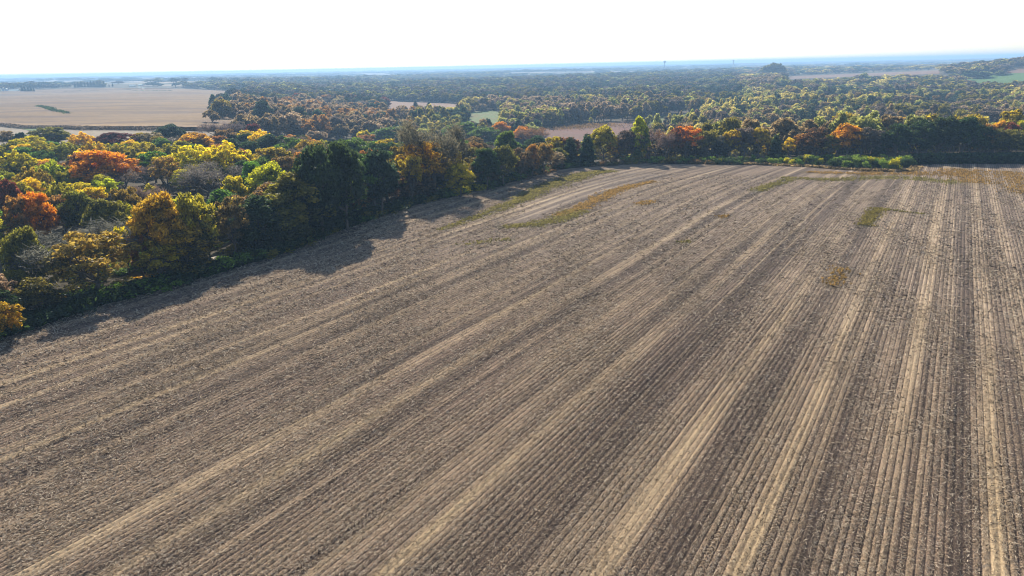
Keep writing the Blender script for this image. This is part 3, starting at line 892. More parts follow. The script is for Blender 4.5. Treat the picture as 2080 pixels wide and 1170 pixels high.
 (2062, 247, None, 13, 40, 'round', 'rust-red', 'russet crown', 'right of the small glowing golden one'),
 (2078, 242, None, 13, 30, 'round', 'yellow-green', 'lime green crown', 'at the right edge of the photo'),
 # island wood beyond, left middle
 (455, 200, 246, 12, 44, 'roundfar', 'olive', 'grey-green willow', 'at the left tip of the island wood by the corn'),
 (490, 193, None, 14, 40, 'roundfar', 'tan', 'tawny crown', 'at the left of the island wood'),
 (515, 192, None, 14, 36, 'roundfar', 'tan', 'second tawny crown', 'at the left of the island wood'),
 (538, 203, 256, 14, 38, 'roundfar', 'blue-green', 'dark green oak', 'at the front left of the island wood'),
 (560, 200, None, 15, 36, 'roundfar', 'brown', 'dusky brown crown', 'right of the dark green oak in the island wood'),
 (583, 196, None, 15, 34, 'roundfar', 'orange-brown', 'rosy brown crown', 'on the island wood ridge'),
 (608, 188, None, 15, 34, 'roundfar', 'rust-red', 'reddish crown', 'on the highest part of the island wood'),
 (612, 216, 264, 13, 36, 'roundfar', 'blue-green', 'blue-green oak', 'at the foot of the island wood'),
 (636, 200, None, 15, 34, 'roundfar', 'orange-brown', 'coppery crown', 'in the middle of the island wood'),
 (662, 192, None, 15, 34, 'roundfar', 'orange-brown', 'orange-tinted crown', 'in the middle of the island wood'),
 (688, 198, None, 15, 34, 'roundfar', 'tan', 'sandy crown', 'right of middle in the island wood'),
 (712, 192, None, 15, 34, 'roundfar', 'rust-red', 'russet red crown', 'right of middle in the island wood'),
 (736, 195, None, 15, 34, 'roundfar', 'tan', 'pale tawny crown', 'near the right end of the island wood'),
 (780, 198, None, 14, 26, 'tall', 'rust-red', 'pointed red-brown tree', 'beside the little tan field'),
 (575, 218, None, 13, 34, 'roundfar', 'brown', 'brown crown', 'low on the left front of the island wood'),
 (650, 222, 266, 13, 34, 'roundfar', 'blue-green', 'dark green front tree', 'right of the blue-green oak'),
 (682, 224, None, 13, 34, 'puffy', 'grey-brown', 'ashen crown', 'on the front of the island wood'),
 (715, 232, None, 13, 40, 'puffy', 'willow green', 'sage green crown', 'low on the front of the island wood'),
 (755, 222, None, 13, 34, 'puffy', 'pale tan', 'straw-coloured crown', 'on the right front of the island wood'),
 (815, 218, None, 13, 26, 'puffy', 'pale tan', 'lone straw tree', 'before the little tan field'),
 (845, 204, 232, 14, 22, 'conifer', 'blue-green', 'ragged pine', 'in front of the little tan field'),
 (872, 207, 232, 13, 24, 'conifer', 'blue-green', 'second ragged pine', 'before the little tan field'),
 (1352, 236, 262, 9, 12, 'puffy', 'grey-brown', 'small grey-leaved tree', 'standing alone at the left of the valley meadow'),
 (1359, 231, 258, 11, 12, 'tall', 'willow yellow', 'slender pale yellow poplar', 'standing alone in the valley meadow'),
 (1318, 232, 268, 12, 18, 'puffy', 'willow green', 'rounded willow', 'left of the valley meadow behind the yellow-topped poplar'),
 (1382, 226, 262, 13, 9, 'tall', 'tan', 'leftmost slim poplar', 'of the row right of the valley meadow'),
 (1395, 229, 262, 12, 14, 'tall', 'willow green', 'greenish poplar', 'second in the row right of the valley meadow'),
 (1404, 223, 261, 14, 14, 'tall', 'willow yellow', 'tallest pale poplar', 'third in the row right of the valley meadow'),
 (1413, 222, 261, 14, 13, 'tall', 'tan', 'tan poplar', 'fourth in the row right of the valley meadow'),
 (1428, 224, 260, 13, 15, 'tall', 'willow yellow', 'broad pale poplar', 'fifth in the row right of the valley meadow'),
 (1440, 226, 260, 13, 12, 'tall', 'tan', 'thin tan poplar', 'rightmost in the row by the valley meadow'),
 (1200, 237, 252, 8, 9, 'puffy', 'willow yellow', 'tiny straw tree', 'left of two by the upper edge of the reddish marsh'),
 (1217, 234, 251, 8, 13, 'puffy', 'tan', 'little round tan tree', 'right of two by the upper edge of the reddish marsh'),
 (912, 217, None, 12, 34, 'puffy', 'willow yellow', 'straw-yellow willow', 'right below the little tan field'),
]
used_px = []
for (x, yt, yb, H, w, kind, colour, short, rest) in T:
    if yb is not None:
        p = hit(x, yb)
        push = 14 if x > 1380 and p[1] < 300 else (7 if x > 1215 and p[1] < 300 else 0)
        if push:
            k = 1 + push / math.hypot(p[0], p[1]); p = np.array([p[0] * k, p[1] * k, float(terrain(p[0] * k, p[1] * k))])
        d = ray(x, yt); hl = math.hypot(d[0], d[1])
        ztop = CAMH + d[2] / hl * math.hypot(p[0], p[1])
        H = max(3.0, (ztop - p[2]) * 1.02)
    else:
        p = spot_top(x, yt, H)
    R = w * .5 * dist_scale(p) * 1.06
    nm = {'conifer': 'evergreen_tree', 'cedar': 'evergreen_tree'}.get(kind, 'deciduous_tree')
    cat = 'evergreen tree' if nm == 'evergreen_tree' else 'tree'
    far_ = p[1] > 380
    place_tree(p[0], p[1], H, R, kind, colour, short + ' ' + rest, cat, nm, None, 1.0, short)

# fill the wood between the known trees
def fill_wood():
    """irregular rows of trees inside the left wood; each label says beside which known tree it stands"""
    wood = [tuple(np.array(e) + np.array([-3.2, 1.6])) for e in EDGE[0:10]]
    back = [hit(px, py)[:2] for px, py in [(1150, 300), (1000, 290), (700, 291), (500, 286), (300, 288), (0, 288), (-300, 292), (-420, 400)]]
    poly = wood + [tuple(b) for b in back]
    manual = list(PLACED)
    r = random.Random(5)
    pts = []
    tries = 0
    while tries < 60000 and len(pts) < 178:
        tries += 1
        x = r.uniform(-230, 40); y = r.uniform(60, 330)
        if not in_poly(x, y, poly): continue
        q = proj((x, y, 8))
        if q[0] < -60 or q[0] > 1250: continue
        if any((x - a) ** 2 + (y - b) ** 2 < (2.6 + .36 * R) ** 2 for a, b, R, _ in manual): continue
        if any((x - a) ** 2 + (y - b) ** 2 < 6.3 ** 2 for a, b in pts): continue
        # leave the lane and the house clear
        de = min(np.hypot(*(np.array([x, y]) - (EDGE[i] + (EDGE[i + 1] - EDGE[i]) * t))) for i in range(0, 10) for t in (0, .25, .5, .75))
        pts.append((x, y))
    # a second and third row right behind the hedge
    rows = []
    for a, b in zip(EDGE[1:10], EDGE[2:11]):
        L = float(np.hypot(*(b - a))); d = (b - a) / L; nn = np.array([-d[1], d[0]])
        for off, st in ((4.0, 5.2), (11.5, 6.5)):
            for k in range(int(L / st)):
                q = a + d * (k + .5 + r.uniform(-.25, .25)) * st + nn * (off + r.uniform(-1.4, 1.6))
                if any((q[0] - m[0]) ** 2 + (q[1] - m[1]) ** 2 < (3.2 if off < 8 else 4.2) ** 2 for m in manual): continue
                rows.append((q[0], q[1]))
    pts = [p for p in pts if all((p[0] - q[0]) ** 2 + (p[1] - q[1]) ** 2 > 16 for q in rows)]
    pts = (rows + pts)[:200]
    for x, y in pts:
        px, py, zc = proj((x, y, 10))
        D = math.hypot(x, y)
        front = min(np.hypot(x - (a[0] + (b[0] - a[0]) * t), y - (a[1] + (b[1] - a[1]) * t)) for a, b in zip(EDGE[:9], EDGE[1:10]) for t in (0, .25, .5, .75, 1)) < 14.5
        if px < 430:
            pal = ['yellow-green', 'olive-yellow', 'yellow', 'yellow-green', 'bright yellow', 'green', 'orange-brown', 'bright yellow', 'golden', 'yellow-green'] if not front else ['olive', 'dark green', 'olive-yellow', 'brown', 'olive']
        elif px < 880:
            pal = ['olive', 'dark green', 'green', 'orange-brown', 'dark green', 'olive-yellow'] if not front else ['dark green', 'green', 'olive', 'dark green', 'olive-yellow', 'brown']
        else:
            pal = ['dark green', 'green', 'olive', 'brown', 'orange-brown'] if not front else ['dark green', 'olive', 'brown']
        colour = r.choice(pal)
        H = (r.uniform(7.8, 10.0) if px < 500 else r.uniform(9.0, 11.5)) if not front else float(np.interp(px, [0, 120, 300, 560, 720, 850, 960, 1100], [6.5, 6.5, 9.5, 14, 15.5, 12, 9, 8])) * r.uniform(.8, 1.05)
        kind = r.choice(['round', 'open', 'round', 'upright']) if colour in ('yellow-green', 'yellow', 'olive-yellow') else r.choice(['round', 'open', 'round', 'tall'])
        if front and kind == 'round' and r.random() < .6: kind = 'tall'
        if r.random() < .10: kind, colour = 'bare', 'grey-brown'
        a, b, R, sh = min(manual, key=lambda m: (m[0] - x) ** 2 + (m[1] - y) ** 2)
        dx, dy = x - a, y - b
        rel = ('right of' if dx > 0 else 'left of') if abs(dx) > abs(dy) else ('behind' if dy > 0 else 'in front of')
        where = 'at the field edge' if front else 'inside the wood'
        size = 'small' if H < 9.8 else 'medium'
        nm = 'leafless' if kind == 'bare' else colour
        place_tree(x, y, H, r.uniform(4.8, 6.2) * H / 10, kind, colour, f'{size} {nm} tree {rel} the {sh} {where}'[:120], 'tree', 'deciduous_tree', 'smaller trees filling the left wood', r.uniform(.85, 1.05), sh)
fill_wood()

# ---- shrubs along the field edge
NSH = 0
def place_shrub(x, y, h, w, colour, label, group, name='shrub', kindmesh=None, tone=1.0):
    global NSH
    NSH += 1
    me = SHRUB[NSH % 2] if kindmesh is None else SHRUB[kindmesh]
    o = bpy.data.objects.new(name, me); COL.objects.link(o)
    o.location = (x, y, float(terrain(x, y)) - .05); o.rotation_euler = (0, 0, NSH * 1.3)
    o.scale = (w / 1.7, w / 1.7, h / 1.6)
    a, b = PAL[colour]; k = (.85 + .3 * ((NSH * 37) % 10) / 10) * tone
    o['tint_a'] = [c * k for c in a]; o['tint_b'] = [c * k for c in b]
    tag(o, label, 'shrub', group)
    return o
r_ = random.Random(3)
along = []
for a, b in zip(EDGE[0:12], EDGE[1:13]):
    L = float(np.hypot(*(b - a))); n = max(1, int(L / 2.9))
    for k in range(n):
        along.append((a + (b - a) * (k + .5) / n, (b - a) / L))
def near_name(x, y):
    a, b, R, sh = min(PLACED[:125], key=lambda m: (m[0] - x) ** 2 + (m[1] - y) ** 2)
    dx, dy = x - a, y - b
    rel = ('right of' if dx > 0 else 'left of') if abs(dx) > abs(dy) else ('behind' if dy > 0 else 'below')
    return rel + ' the ' + sh
for p, d in along:
    px = proj((p[0], p[1], 0))[0]
    if px < -40: continue
    nrm = np.array([-d[1], d[0]])
    q = p + nrm * r_.uniform(.3, 2.2) + d * r_.uniform(-1, 1)
    col = r_.choice(['dark green', 'dark green', 'olive', 'green', 'blue-green']) if px < 900 else r_.choice(['dark green', 'olive', 'brown', 'green'])
    if 920 < px < 990: col = 'yellow-green'
    if px < 60: col = r_.choice(['dark green', 'golden', 'green'])
    place_shrub(q[0], q[1], r_.uniform(1.3, 2.6), r_.uniform(3.0, 4.6), col, f'{col} bush on the field edge {near_name(*q)}', 'bushes along the left edge of the field')

# low growth on the far side of the lane, seen between the trunks
for k in range(70):
    j = r_.randrange(1, 7); a, b = EDGE[j], EDGE[j + 1]; d = (b - a) / np.hypot(*(b - a)); nn = np.array([-d[1], d[0]])
    q = a + (b - a) * r_.random() + nn * (r_.uniform(10.5, 24) if k % 3 else r_.uniform(3.5, 6.5))
    px = proj((q[0], q[1], 0))[0]
    if px < -30 or px > 900: continue
    col = r_.choice(['olive', 'golden', 'green', 'olive', 'tan', 'olive-yellow'])
    place_shrub(q[0], q[1], r_.uniform(.9, 2.0), r_.uniform(2.5, 4.2), col, f'{col} understorey bush beside the lane {near_name(*q)}', 'bushes under the trees along the lane')

# ---- green saplings along the far headland
NG = 0
for x0, x1, ya, yb_, n, h, col in [(1395, 1560, 326, 333, 26, 1.9, 'sap'), (1560, 1700, 329, 338, 26, 2.3, 'sap'), (1690, 1850, 331, 345, 44, 3.0, 'sap')]:
    for k in range(n):
        px = x0 + (x1 - x0) * (k + r_.random()) / n
        lim = np.interp(px, [1310, 1500, 1640, 1760, 1850], [330, 333, 338.5, 345.5, 346.5])
        py = r_.uniform(ya, lim)
        p = hit(px, py)
        c = r_.choice(['yellow-green', 'sapling green', 'green', 'sapling green'] if k % 3 else ['dark green'])
        hh = .85 * h * r_.uniform(.75, 1.15)
        band = 'front' if py > lim - 4 else 'back'
        third = 'left' if px < 1560 else ('middle' if px < 1700 else 'right')
        place_shrub(p[0], p[1], hh, hh * r_.uniform(.9, 1.3), c, f'{c.replace("sapling ", "light ")} sapling, {band} of thicket {near_name(p[0], p[1])}'[:110], 'feathery green saplings along the far field edge', 'sapling', 2)
for k, (px, py) in enumerate([(1400, 330), (1461, 331), (1482, 331), (1508, 332), (1474, 318), (1660, 338), (1690, 340), (1730, 344)]):
    p = hit(px, py)
    nxt = ['left end', 'twin pair, left one', 'twin pair, right one', 'right of the twin pair', 'behind the twin pair', 'before the middle thicket', 'left of the right thicket', 'front of the right thicket'][k]
    place_shrub(p[0], p[1], 2.3, 2.0, 'dark green', f'small round dark juniper on the far headland, {nxt}', 'round dark junipers on the far headland', 'juniper', 0, .8)

# ================================================================== FAR WOODS (uncountable: instanced on points)
def far_proto(kind, seed, nl, ls, name):
    c, t = tree_proto(kind, seed, nl, ls, name)
    nv = len(c.vertices); V = np.zeros(nv * 3, np.float32); c.vertices.foreach_get('co', V)
    tv = np.zeros(len(t.vertices) * 3, np.float32); t.vertices.foreach_get('co', tv)
    tf = np.zeros(len(t.polygons) * 4, np.int32); t.loops.foreach_get('vertex_index', tf)
    A = np.zeros(nv * 4, np.float32); c.attributes['leaf'].data.foreach_get('color', A)
    cf = np.arange(nv).reshape(-1, 4); tf = tf.reshape(-1, 4)
    AA = np.concatenate([A.reshape(-1, 4), np.ones((len(tv) // 3, 4), np.float32)])
    me = mesh_np(name, np.concatenate([V.reshape(-1, 3), tv.reshape(-1, 3)]), np.concatenate([cf, tf + nv]), MAT_LEAF_FAR, {'leaf': AA})
    me.materials.append(MAT_BARK)
    mi = np.zeros(len(cf) + len(tf), np.int32); mi[len(cf):] = 1
    me.polygons.foreach_set('material_index', mi)
    return bpy.data.objects.new(name, me)

def proto_collection(name, objs):
    c = bpy.data.collections.new(name)
    for o in objs: c.objects.link(o)
    return c
C_MID = proto_collection('mid tree forms', [far_proto('puffy', 101, 1900, .5, 'mid_a'), far_proto('round', 102, 2200, .5, 'mid_b'),
                                            far_proto('puffy', 103, 1900, .5, 'mid_c'), far_proto('open', 104, 1700, .5, 'mid_d'), far_proto('tall', 105, 1700, .5, 'mid_e')])
C_FAR = proto_collection('far tree forms', [far_proto('round', 111, 420, 1.05, 'far_a'), far_proto('puffy', 112, 380, 1.05, 'far_b'), far_proto('round', 113, 420, 1.05, 'far_c')])

def scatter(name, pts, scl, ta, tb, coll, label):
    n = len(pts)
    me = bpy.data.meshes.new(name)
    me.vertices.add(n); me.vertices.foreach_set('co', np.asarray(pts, np.float32).ravel())
    def put(nm, typ, arr, key):
        a = me.attributes.new(nm, typ, 'POINT'); a.data.foreach_set(key, np.asarray(arr, np.float32).ravel())
    put('scl', 'FLOAT_VECTOR', scl, 'vector')
    put('rotz', 'FLOAT_VECTOR', np.stack([np.zeros(n), np.zeros(n), rng.uniform(0, 6.28, n)], 1), 'vector')
    put('tint_a', 'FLOAT_COLOR', np.c_[ta, np.ones(n)], 'color'); put('tint_b', 'FLOAT_COLOR', np.c_[tb, np.ones(n)], 'color')
    o = link(name, me)
    ng = bpy.data.node_groups.new(name, 'GeometryNodeTree')
    ng.interface.new_socket('Geometry', in_out='INPUT', socket_type='NodeSocketGeometry')
    ng.interface.new_socket('Geometry', in_out='OUTPUT', socket_type='NodeSocketGeometry')
    N = ng.nodes; L = ng.links
    gi = N.new('NodeGroupInput'); go = N.new('NodeGroupOutput')
    ip = N.new('GeometryNodeInstanceOnPoints')
    ci = N.new('GeometryNodeCollectionInfo'); ci.inputs['Collection'].default_value = coll
    ci.inputs['Separate Children'].default_value = True; ci.inputs['Reset Children'].default_value = True
    a1 = N.new('GeometryNodeInputNamedAttribute'); a1.data_type = 'FLOAT_VECTOR'; a1.inputs['Name'].default_value = 'scl'
    a2 = N.new('GeometryNodeInputNamedAttribute'); a2.data_type = 'FLOAT_VECTOR'; a2.inputs['Name'].default_value = 'rotz'
    L.new(gi.outputs[0], ip.inputs['Points']); L.new(ci.outputs[0], ip.inputs['Instance'])
    ip.inputs['Pick Instance'].default_value = True
    L.new(a1.outputs[0], ip.inputs['Scale']); L.new(a2.outputs[0], ip.inputs['Rotation'])
    L.new(ip.outputs[0], go.inputs[0])
    md = o.modifiers.new('trees', 'NODES'); md.node_group = ng
    tag(o, label, 'woodland', kind='stuff')
    return o

CORN_POLY = [(-400, 196), (0, 184), (140, 178), (340, 177), (450, 183), (500, 190), (470, 206), (435, 225), (430, 262), (480, 275), (420, 400), (-400, 400)]
BLOCK = [[(782, 205), (850, 207), (935, 211), (935, 226), (782, 226)],
         [(1590, 154), (1750, 147), (1912, 141), (1912, 152), (1750, 158), (1590, 165)],
         [(2045, 139), (2200, 136), (2200, 150), (2040, 150)],
         [(1950, 162), (2010, 160), (2060, 148), (2200, 143), (2200, 172), (2050, 170), (1960, 169)],
         [(1325, 238), (1375, 232), (1425, 236), (1430, 252), (1290, 266), (1275, 260)],
         [(950, 230), (1000, 224), (1025, 232), (1010, 250), (945, 246)],
         [(1095, 263), (1190, 250), (1300, 246), (1290, 275), (1095, 290)]]

def lownoise(x, y, L, seed):
    r = np.random.default_rng(seed); o = 0
    for i in range(9):
        k = r.normal(size=2) * (1.0 if i < 4 else 2.1) / L
        o = o + np.sin(x * k[0] * 2 + y * k[1] * 2 + r.uniform(0, 6.28)) * (1.0 if i < 4 else .55)
    return o / 2.2

def grow_woods():
    X = []; Y = []; S = []
    D = 262.0
    while D < 13500:
        s = max(8.2, D * .0112)
        half = math.radians(41)
        n = int(2 * half * D / s)
        a = np.linspace(-half, half, n) + rng.normal(0, .3, n) * s / D
        d = D + rng.normal(0, .3, n) * s
        X.append(np.sin(a) * d); Y.append(np.cos(a) * d); S.append(np.full(n, s))
        D += s * (1.0 if D < 1200 else 1.0 + min(3.0, (D - 1200) / 1500))
    x = np.concatenate(X); y = np.concatenate(Y); s = np.concatenate(S)
    z = terrain(x, y); D = np.hypot(x, y)
    px, py, zc = proj(np.stack([x, y, z], 1))
    hpx = 13.0 / zc * FPX
    ok = y > yedge(x) + 22
    ok &= ~((px < 1150) & in_poly(x, y, [tuple(EDGE[i]) for i in range(0, 12)] + [tuple(hit(a, b)[:2]) for a, b in [(1180, 300), (1000, 285), (700, 286), (500, 282), (300, 285), (0, 285), (-500, 290)]]))
    for q in (0, .35, .75):
        ok &= ~in_poly(px, py - hpx * q, CORN_POLY) if q == 0 else True
        for B in BLOCK: ok &= ~in_poly(px, py - hpx * q, B)
    # farmland between the far woods
    farn = lownoise(x, y * 1.8, 900, 21)
    ok &= ~((D > 2600) & (farn > .25 + .0 * D)) | (rng.uniform(0, 1, len(x)) < .06)
    ok &= ~((px < 430) & (D > 1500) & (lownoise(x, y, 500, 22) > .1)) | (rng.uniform(0, 1, len(x)) < .10)
    ok &= ~((px > 1590) & (px < 1940) & (py < 166) & (py > 150) & (D < 1900))
    # thin spots in the valley wood
    ok &= ~((D < 1100) & (lownoise(x, y, 60, 23) > 1.0))
    # trees already standing there as individuals
    for a, b, R, _ in PLACED:
        if b > 240: ok &= (x - a) ** 2 + (y - b) ** 2 > (R * .75 + 1.5) ** 2
    # small buildings keep a clearing
    for bx, by in CLEAR: ok &= np.hypot(x - bx, y - by) > 20
    x, y, z, s, D, px, py = [q[ok] for q in (x, y, z, s, D, px, py)]
    n = len(x)
    n1 = lownoise(x, y, 45, 31) + rng.normal(0, .55, n); n2 = lownoise(x, y, 150, 32) + rng.normal(0, .4, n)
    names = ['willow yellow', 'willow green', 'tan', 'grey-brown', 'olive', 'brown', 'blue-green', 'olive-yellow', 'pale tan', 'orange-brown']
    TA = np.array([PAL[k][0] for k in names]); TB = np.array([PAL[k][1] for k in names])
    idx = np.full(n, 3)
    idx = np.where(n1 > .75, 0, np.where(n1 > .2, 1, np.where(n1 > -.3, 2, np.where(n1 > -.8, 3, 4))))
    idx = np.where((n2 > .9) & (D > 420), 6, idx)
    idx = np.where((n2 < -1.1), 8, idx)
    isl = (px < 850) & (D < 900)
    idx = np.where(isl, np.where(n1 > 1.1, 9, np.where(n1 > .3, 8, np.where(n1 > -.4, 2, np.where(n1 > -.9, 3, 6)))), idx)
    farther = (D > 900)
    idx = np.where(farther & (px < 1500), np.where(n1 > 1.0, 1, np.where(n1 > .2, 4, np.where(n1 > -.5, 3, 6))), idx)
    right = (px > 1560) & (D < 420)
    idx = np.where(right, np.where(n1 > .1, 7, np.where(n1 > -.5, 1, 2)), idx)
    jit = rng.uniform(.8, 1.15, (n, 1))
    ta = TA[idx] * jit; tb = TB[idx] * jit
    ta[farther & (px < 1500)] *= .6; tb[farther & (px < 1500)] *= .75; ta[farther & (px >= 1500)] *= .85
    H = rng.uniform(8.5, 16.5, n) * np.where(D > 2500, .9, 1) * (1 + .12 * lownoise(x, y, 80, 41))
    H = np.where((D < 420) & (px < 1350), H * .82, H)
    R = s * rng.uniform(.42, .92, n)
    scl = np.stack([R / 4.9, R / 4.9, H / 12.0], 1)
    P = np.stack([x, y, z - .2], 1)
    a = D < 1000; b = (D >= 1000) & (D < 2600); c = D >= 2600
    isl_ = a & isl; val = a & ~isl
    scatter('island_wood', P[isl_], scl[isl_], ta[isl_], tb[isl_], C_MID, 'tawny mixed trees massed in the island wood right of the corn field')
    scatter('valley_wood', P[val], scl[val], ta[val], tb[val], C_MID, 'yellow-green and grey willows massed in the low valley beyond the field')
    scatter('middle_distance_wood', P[b], scl[b], ta[b], tb[b], C_FAR, 'bluish dark woodland in the middle distance behind the valley')
    scatter('horizon_woods', P[c], scl[c], ta[c], tb[c], C_FAR, 'pale blue strips of woodland fading to the horizon')
    print('far woods', isl_.sum(), val.sum(), b.sum(), c.sum())

# ================================================================== BUILDINGS
def paint(name, c, rough=.7):
    m, nt = new_mat(name); N = NT(nt)
    g = N.n('ShaderNodeTexCoord'); n = N.noise(g.outputs['Object'], 1.3, 4)
    N.diffuse_out(N.mix(n, tuple(q * .82 for q in c), c), rough, None, spec=.3)
    return m
P_WHITE = paint('white siding', (.78, .78, ROWW)); P_GREY = paint('grey shingles', (.33, .34, .36)); P_METAL = paint('pale metal roof', (.72, .74, ROWW), .4)
P_RED = paint('barn red', (.28, .05, .035)); P_GLASS = paint('dark window', (.03, .035, .045), .2); P_CONC = paint('silo concrete', (.6, .6, .58)); P_STEEL = paint('tower steel', (.32, .36, .42), .5)
P_BLUE = paint('blue-grey siding', (.42, .47, .52))

def box_mesh(x0, x1, y0, y1, z0, z1):
    V = np.array([(x, y, z) for z in (z0, z1) for y in (y0, y1) for x in (x0, x1)], float)
    Fc = np.array([(0, 2, 3, 1), (4, 5, 7, 6), (0, 1, 5, 4), (2, 6, 7, 3), (0, 4, 6, 2), (1, 3, 7, 5)])
    return V, Fc

def building(x, y, L, W, Hw, Hr, rz, wallm, roofm, name, label, cat, windows=2, door=True):
    z = float(terrain(x, y))
    e = bpy.data.objects.new(name, None); COL.objects.link(e); e.location = (x, y, z); e.rotation_euler = (0, 0, rz)
    tag(e, label, cat)
    # walls with gable ends
    V = [(-L/2, -W/2, -1), (L/2, -W/2, -1), (L/2, W/2, -1), (-L/2, W/2, -1), (-L/2, -W/2, Hw), (L/2, -W/2, Hw), (L/2, W/2, Hw), (-L/2, W/2, Hw), (-L/2, 0, Hw + Hr), (L/2, 0, Hw + Hr)]
    Fq = [(0, 1, 5, 4), (2, 3, 7, 6), (1, 2, 6, 5), (3, 0, 4, 7), (5, 6, 9, 9), (7, 4, 8, 8)]
    me = bpy.data.meshes.new('wall'); me.from_pydata(V, [], [tuple(dict.fromkeys(f)) for f in Fq]); me.materials.append(wallm)
    link('wall', me, e)
    o = .5; s = Hr / (W / 2)
    def slope(sy):
        a = [(-L/2 - o, sy * (W/2 + o), Hw - o * s + .05), (L/2 + o, sy * (W/2 + o), Hw - o * s + .05), (L/2 + o, 0, Hw + Hr + .05), (-L/2 - o, 0, Hw + Hr + .05)]
        return a + [(p[0], p[1], p[2] + .18) for p in a]
    VV = slope(1) + slope(-1); FF = []
    for k in (0, 8):
        FF += [(k, k+1, k+2, k+3), (k+4, k+7, k+6, k+5), (k, k+4, k+5, k+1), (k+1, k+5, k+6, k+2), (k+3, k+2, k+6, k+7), (k, k+3, k+7, k+4)]
    me = bpy.data.meshes.new('roof'); me.from_pydata(VV, [], FF); me.materials.append(roofm)
    link('roof', me, e)
    for k in range(windows):
        cx = -L/2 + L * (k + 1) / (windows + 1) + (.8 if door else 0)
        v, f = box_mesh(cx - .6, cx + .6, -W/2 - .06, -W/2 + .05, Hw * .35, Hw * .75)
        link('window', mesh_np('window', v, f, P_GLASS), e)
    if door:
        v, f = box_mesh(-L/2 + .8, -L/2 + 1.8, -W/2 - .08, -W/2 + .05, 0, 2.1)
        link('door', mesh_np('door', v, f, P_RED), e)
    return e

CLEAR = []
def bpix(px, py, wpx, hpx, depth, rz, wallm, roofm, name, label, cat, windows=2, door=False):
    p = hit(px, py); m = dist_scale(p)
    CLEAR.append((p[0], p[1] - 14))
    return building(p[0], p[1], wpx * m, depth, hpx * m * .5, hpx * m * .55, rz, wallm, roofm, name, label, cat, windows, door)

hp = hit(955, 356, 0)
building(hp[0], hp[1], 10, 7, 2.8, 2.6, 1.0, P_BLUE, P_GREY, 'house', 'grey roofed house half hidden among the trees at the wood edge', 'house', 3, True)
bpix(1085, 220, 16, 7, 9, .2, P_WHITE, P_METAL, 'farmhouse', 'small white house in the trees above the reddish marsh', 'house', 3, True)
bpix(1348, 205, 16, 7, 9, .1, P_WHITE, P_METAL, 'farmhouse', 'white house by the spruce row in the valley', 'house', 3, True)
bpix(1366, 214, 10, 4, 8, -.2, P_WHITE, P_METAL, 'shed', 'low pale shed just below the valley house by the spruces', 'shed', 0)
bpix(1509, 157, 10, 3.6, 14, .05, P_WHITE, P_METAL, 'barn', 'short pale roofed barn left of the long one below the dark ridge trees', 'barn', 0)
bpix(1530, 156, 24, 3.4, 16, -.15, P_WHITE, P_METAL, 'long_barn', 'long white roofed barn below the dark ridge trees', 'barn', 0)
bpix(1634, 150, 16, 3.0, 18, -.12, P_WHITE, P_METAL, 'long_barn', 'white roofed barn right of the tall dark grove on the skyline', 'barn', 0)
bpix(1620, 150, 6, 2.6, 10, .1, P_WHITE, P_METAL, 'shed', 'tiny white shed left of the barn beside the skyline grove', 'shed', 0)
bpix(1440, 143, 20, 1.8, 30, -.1, P_WHITE, P_METAL, 'long_barn', 'very distant pale hall roof in the blue woods near the skyline', 'barn', 0)
bpix(270, 176, 12, 3.6, 10, .1, P_WHITE, P_METAL, 'barn', 'pale barn beyond the corn right of the dark evergreen row', 'barn', 0)
bpix(286, 174, 8, 3.0, 10, -.1, P_WHITE, P_METAL, 'shed', 'little white shed beyond the corn near the pale barn', 'shed', 0)
bpix(30, 187, 18, 5.0, 12, .05, P_WHITE, P_METAL, 'barn', 'white farm building with pale roof left of the evergreens at far left', 'barn', 2)
bpix(-4, 187, 14, 7.0, 12, .05, P_WHITE, P_METAL, 'barn', 'tall pale barn cut by the left edge of the photo', 'barn', 2)
def silo(px, py, hpx, label):
    p = hit(px, py); m = dist_scale(p); r = 2.6; Hh = hpx * m
    e = bpy.data.objects.new('silo', None); COL.objects.link(e); e.location = (p[0], p[1], float(p[2])); tag(e, label, 'silo', 'silos of the far left farm')
    v, f = tube([(0, 0, -.5), (0, 0, Hh * .85)], [r, r], 16); link('tank', mesh_np('tank', v, f, P_CONC, smooth=True), e)
    v, f = tube([(0, 0, Hh * .85), (0, 0, Hh * .95), (0, 0, Hh)], [r * 1.02, r * .7, .1], 16); link('dome', mesh_np('dome', v, f, P_METAL, smooth=True), e)
silo(8, 187, 9, 'pale silo at the left of the far farm'); silo(14, 187, 7.5, 'shorter pale silo right of the taller one at the far farm')
def water_tower(px, D, ztop, label):
    d = ray(px, 130); hl = math.hypot(d[0], d[1]); x, y = d[0] / hl * D, d[1] / hl * D
    z = float(terrain(x, y)); Hh = ztop - z
    e = bpy.data.objects.new('water_tower', None); COL.objects.link(e); e.location = (x, y, z); tag(e, label, 'water tower')
    v, f = tube([(0, 0, -1), (0, 0, Hh * .3), (0, 0, Hh * .78)], [3.6, 2.2, 2.0], 12); link('stem', mesh_np('stem', v, f, P_STEEL, smooth=True), e)
    v, f = tube([(0, 0, Hh * .74), (0, 0, Hh * .82), (0, 0, Hh * .9), (0, 0, Hh * .97), (0, 0, Hh)], [2, 6, 7.5, 5.5, .5], 16); link('tank', mesh_np('tank', v, f, P_STEEL, smooth=True), e)
water_tower(1350, 4300, 50, 'bulb shaped water tower standing up on the horizon right of centre')
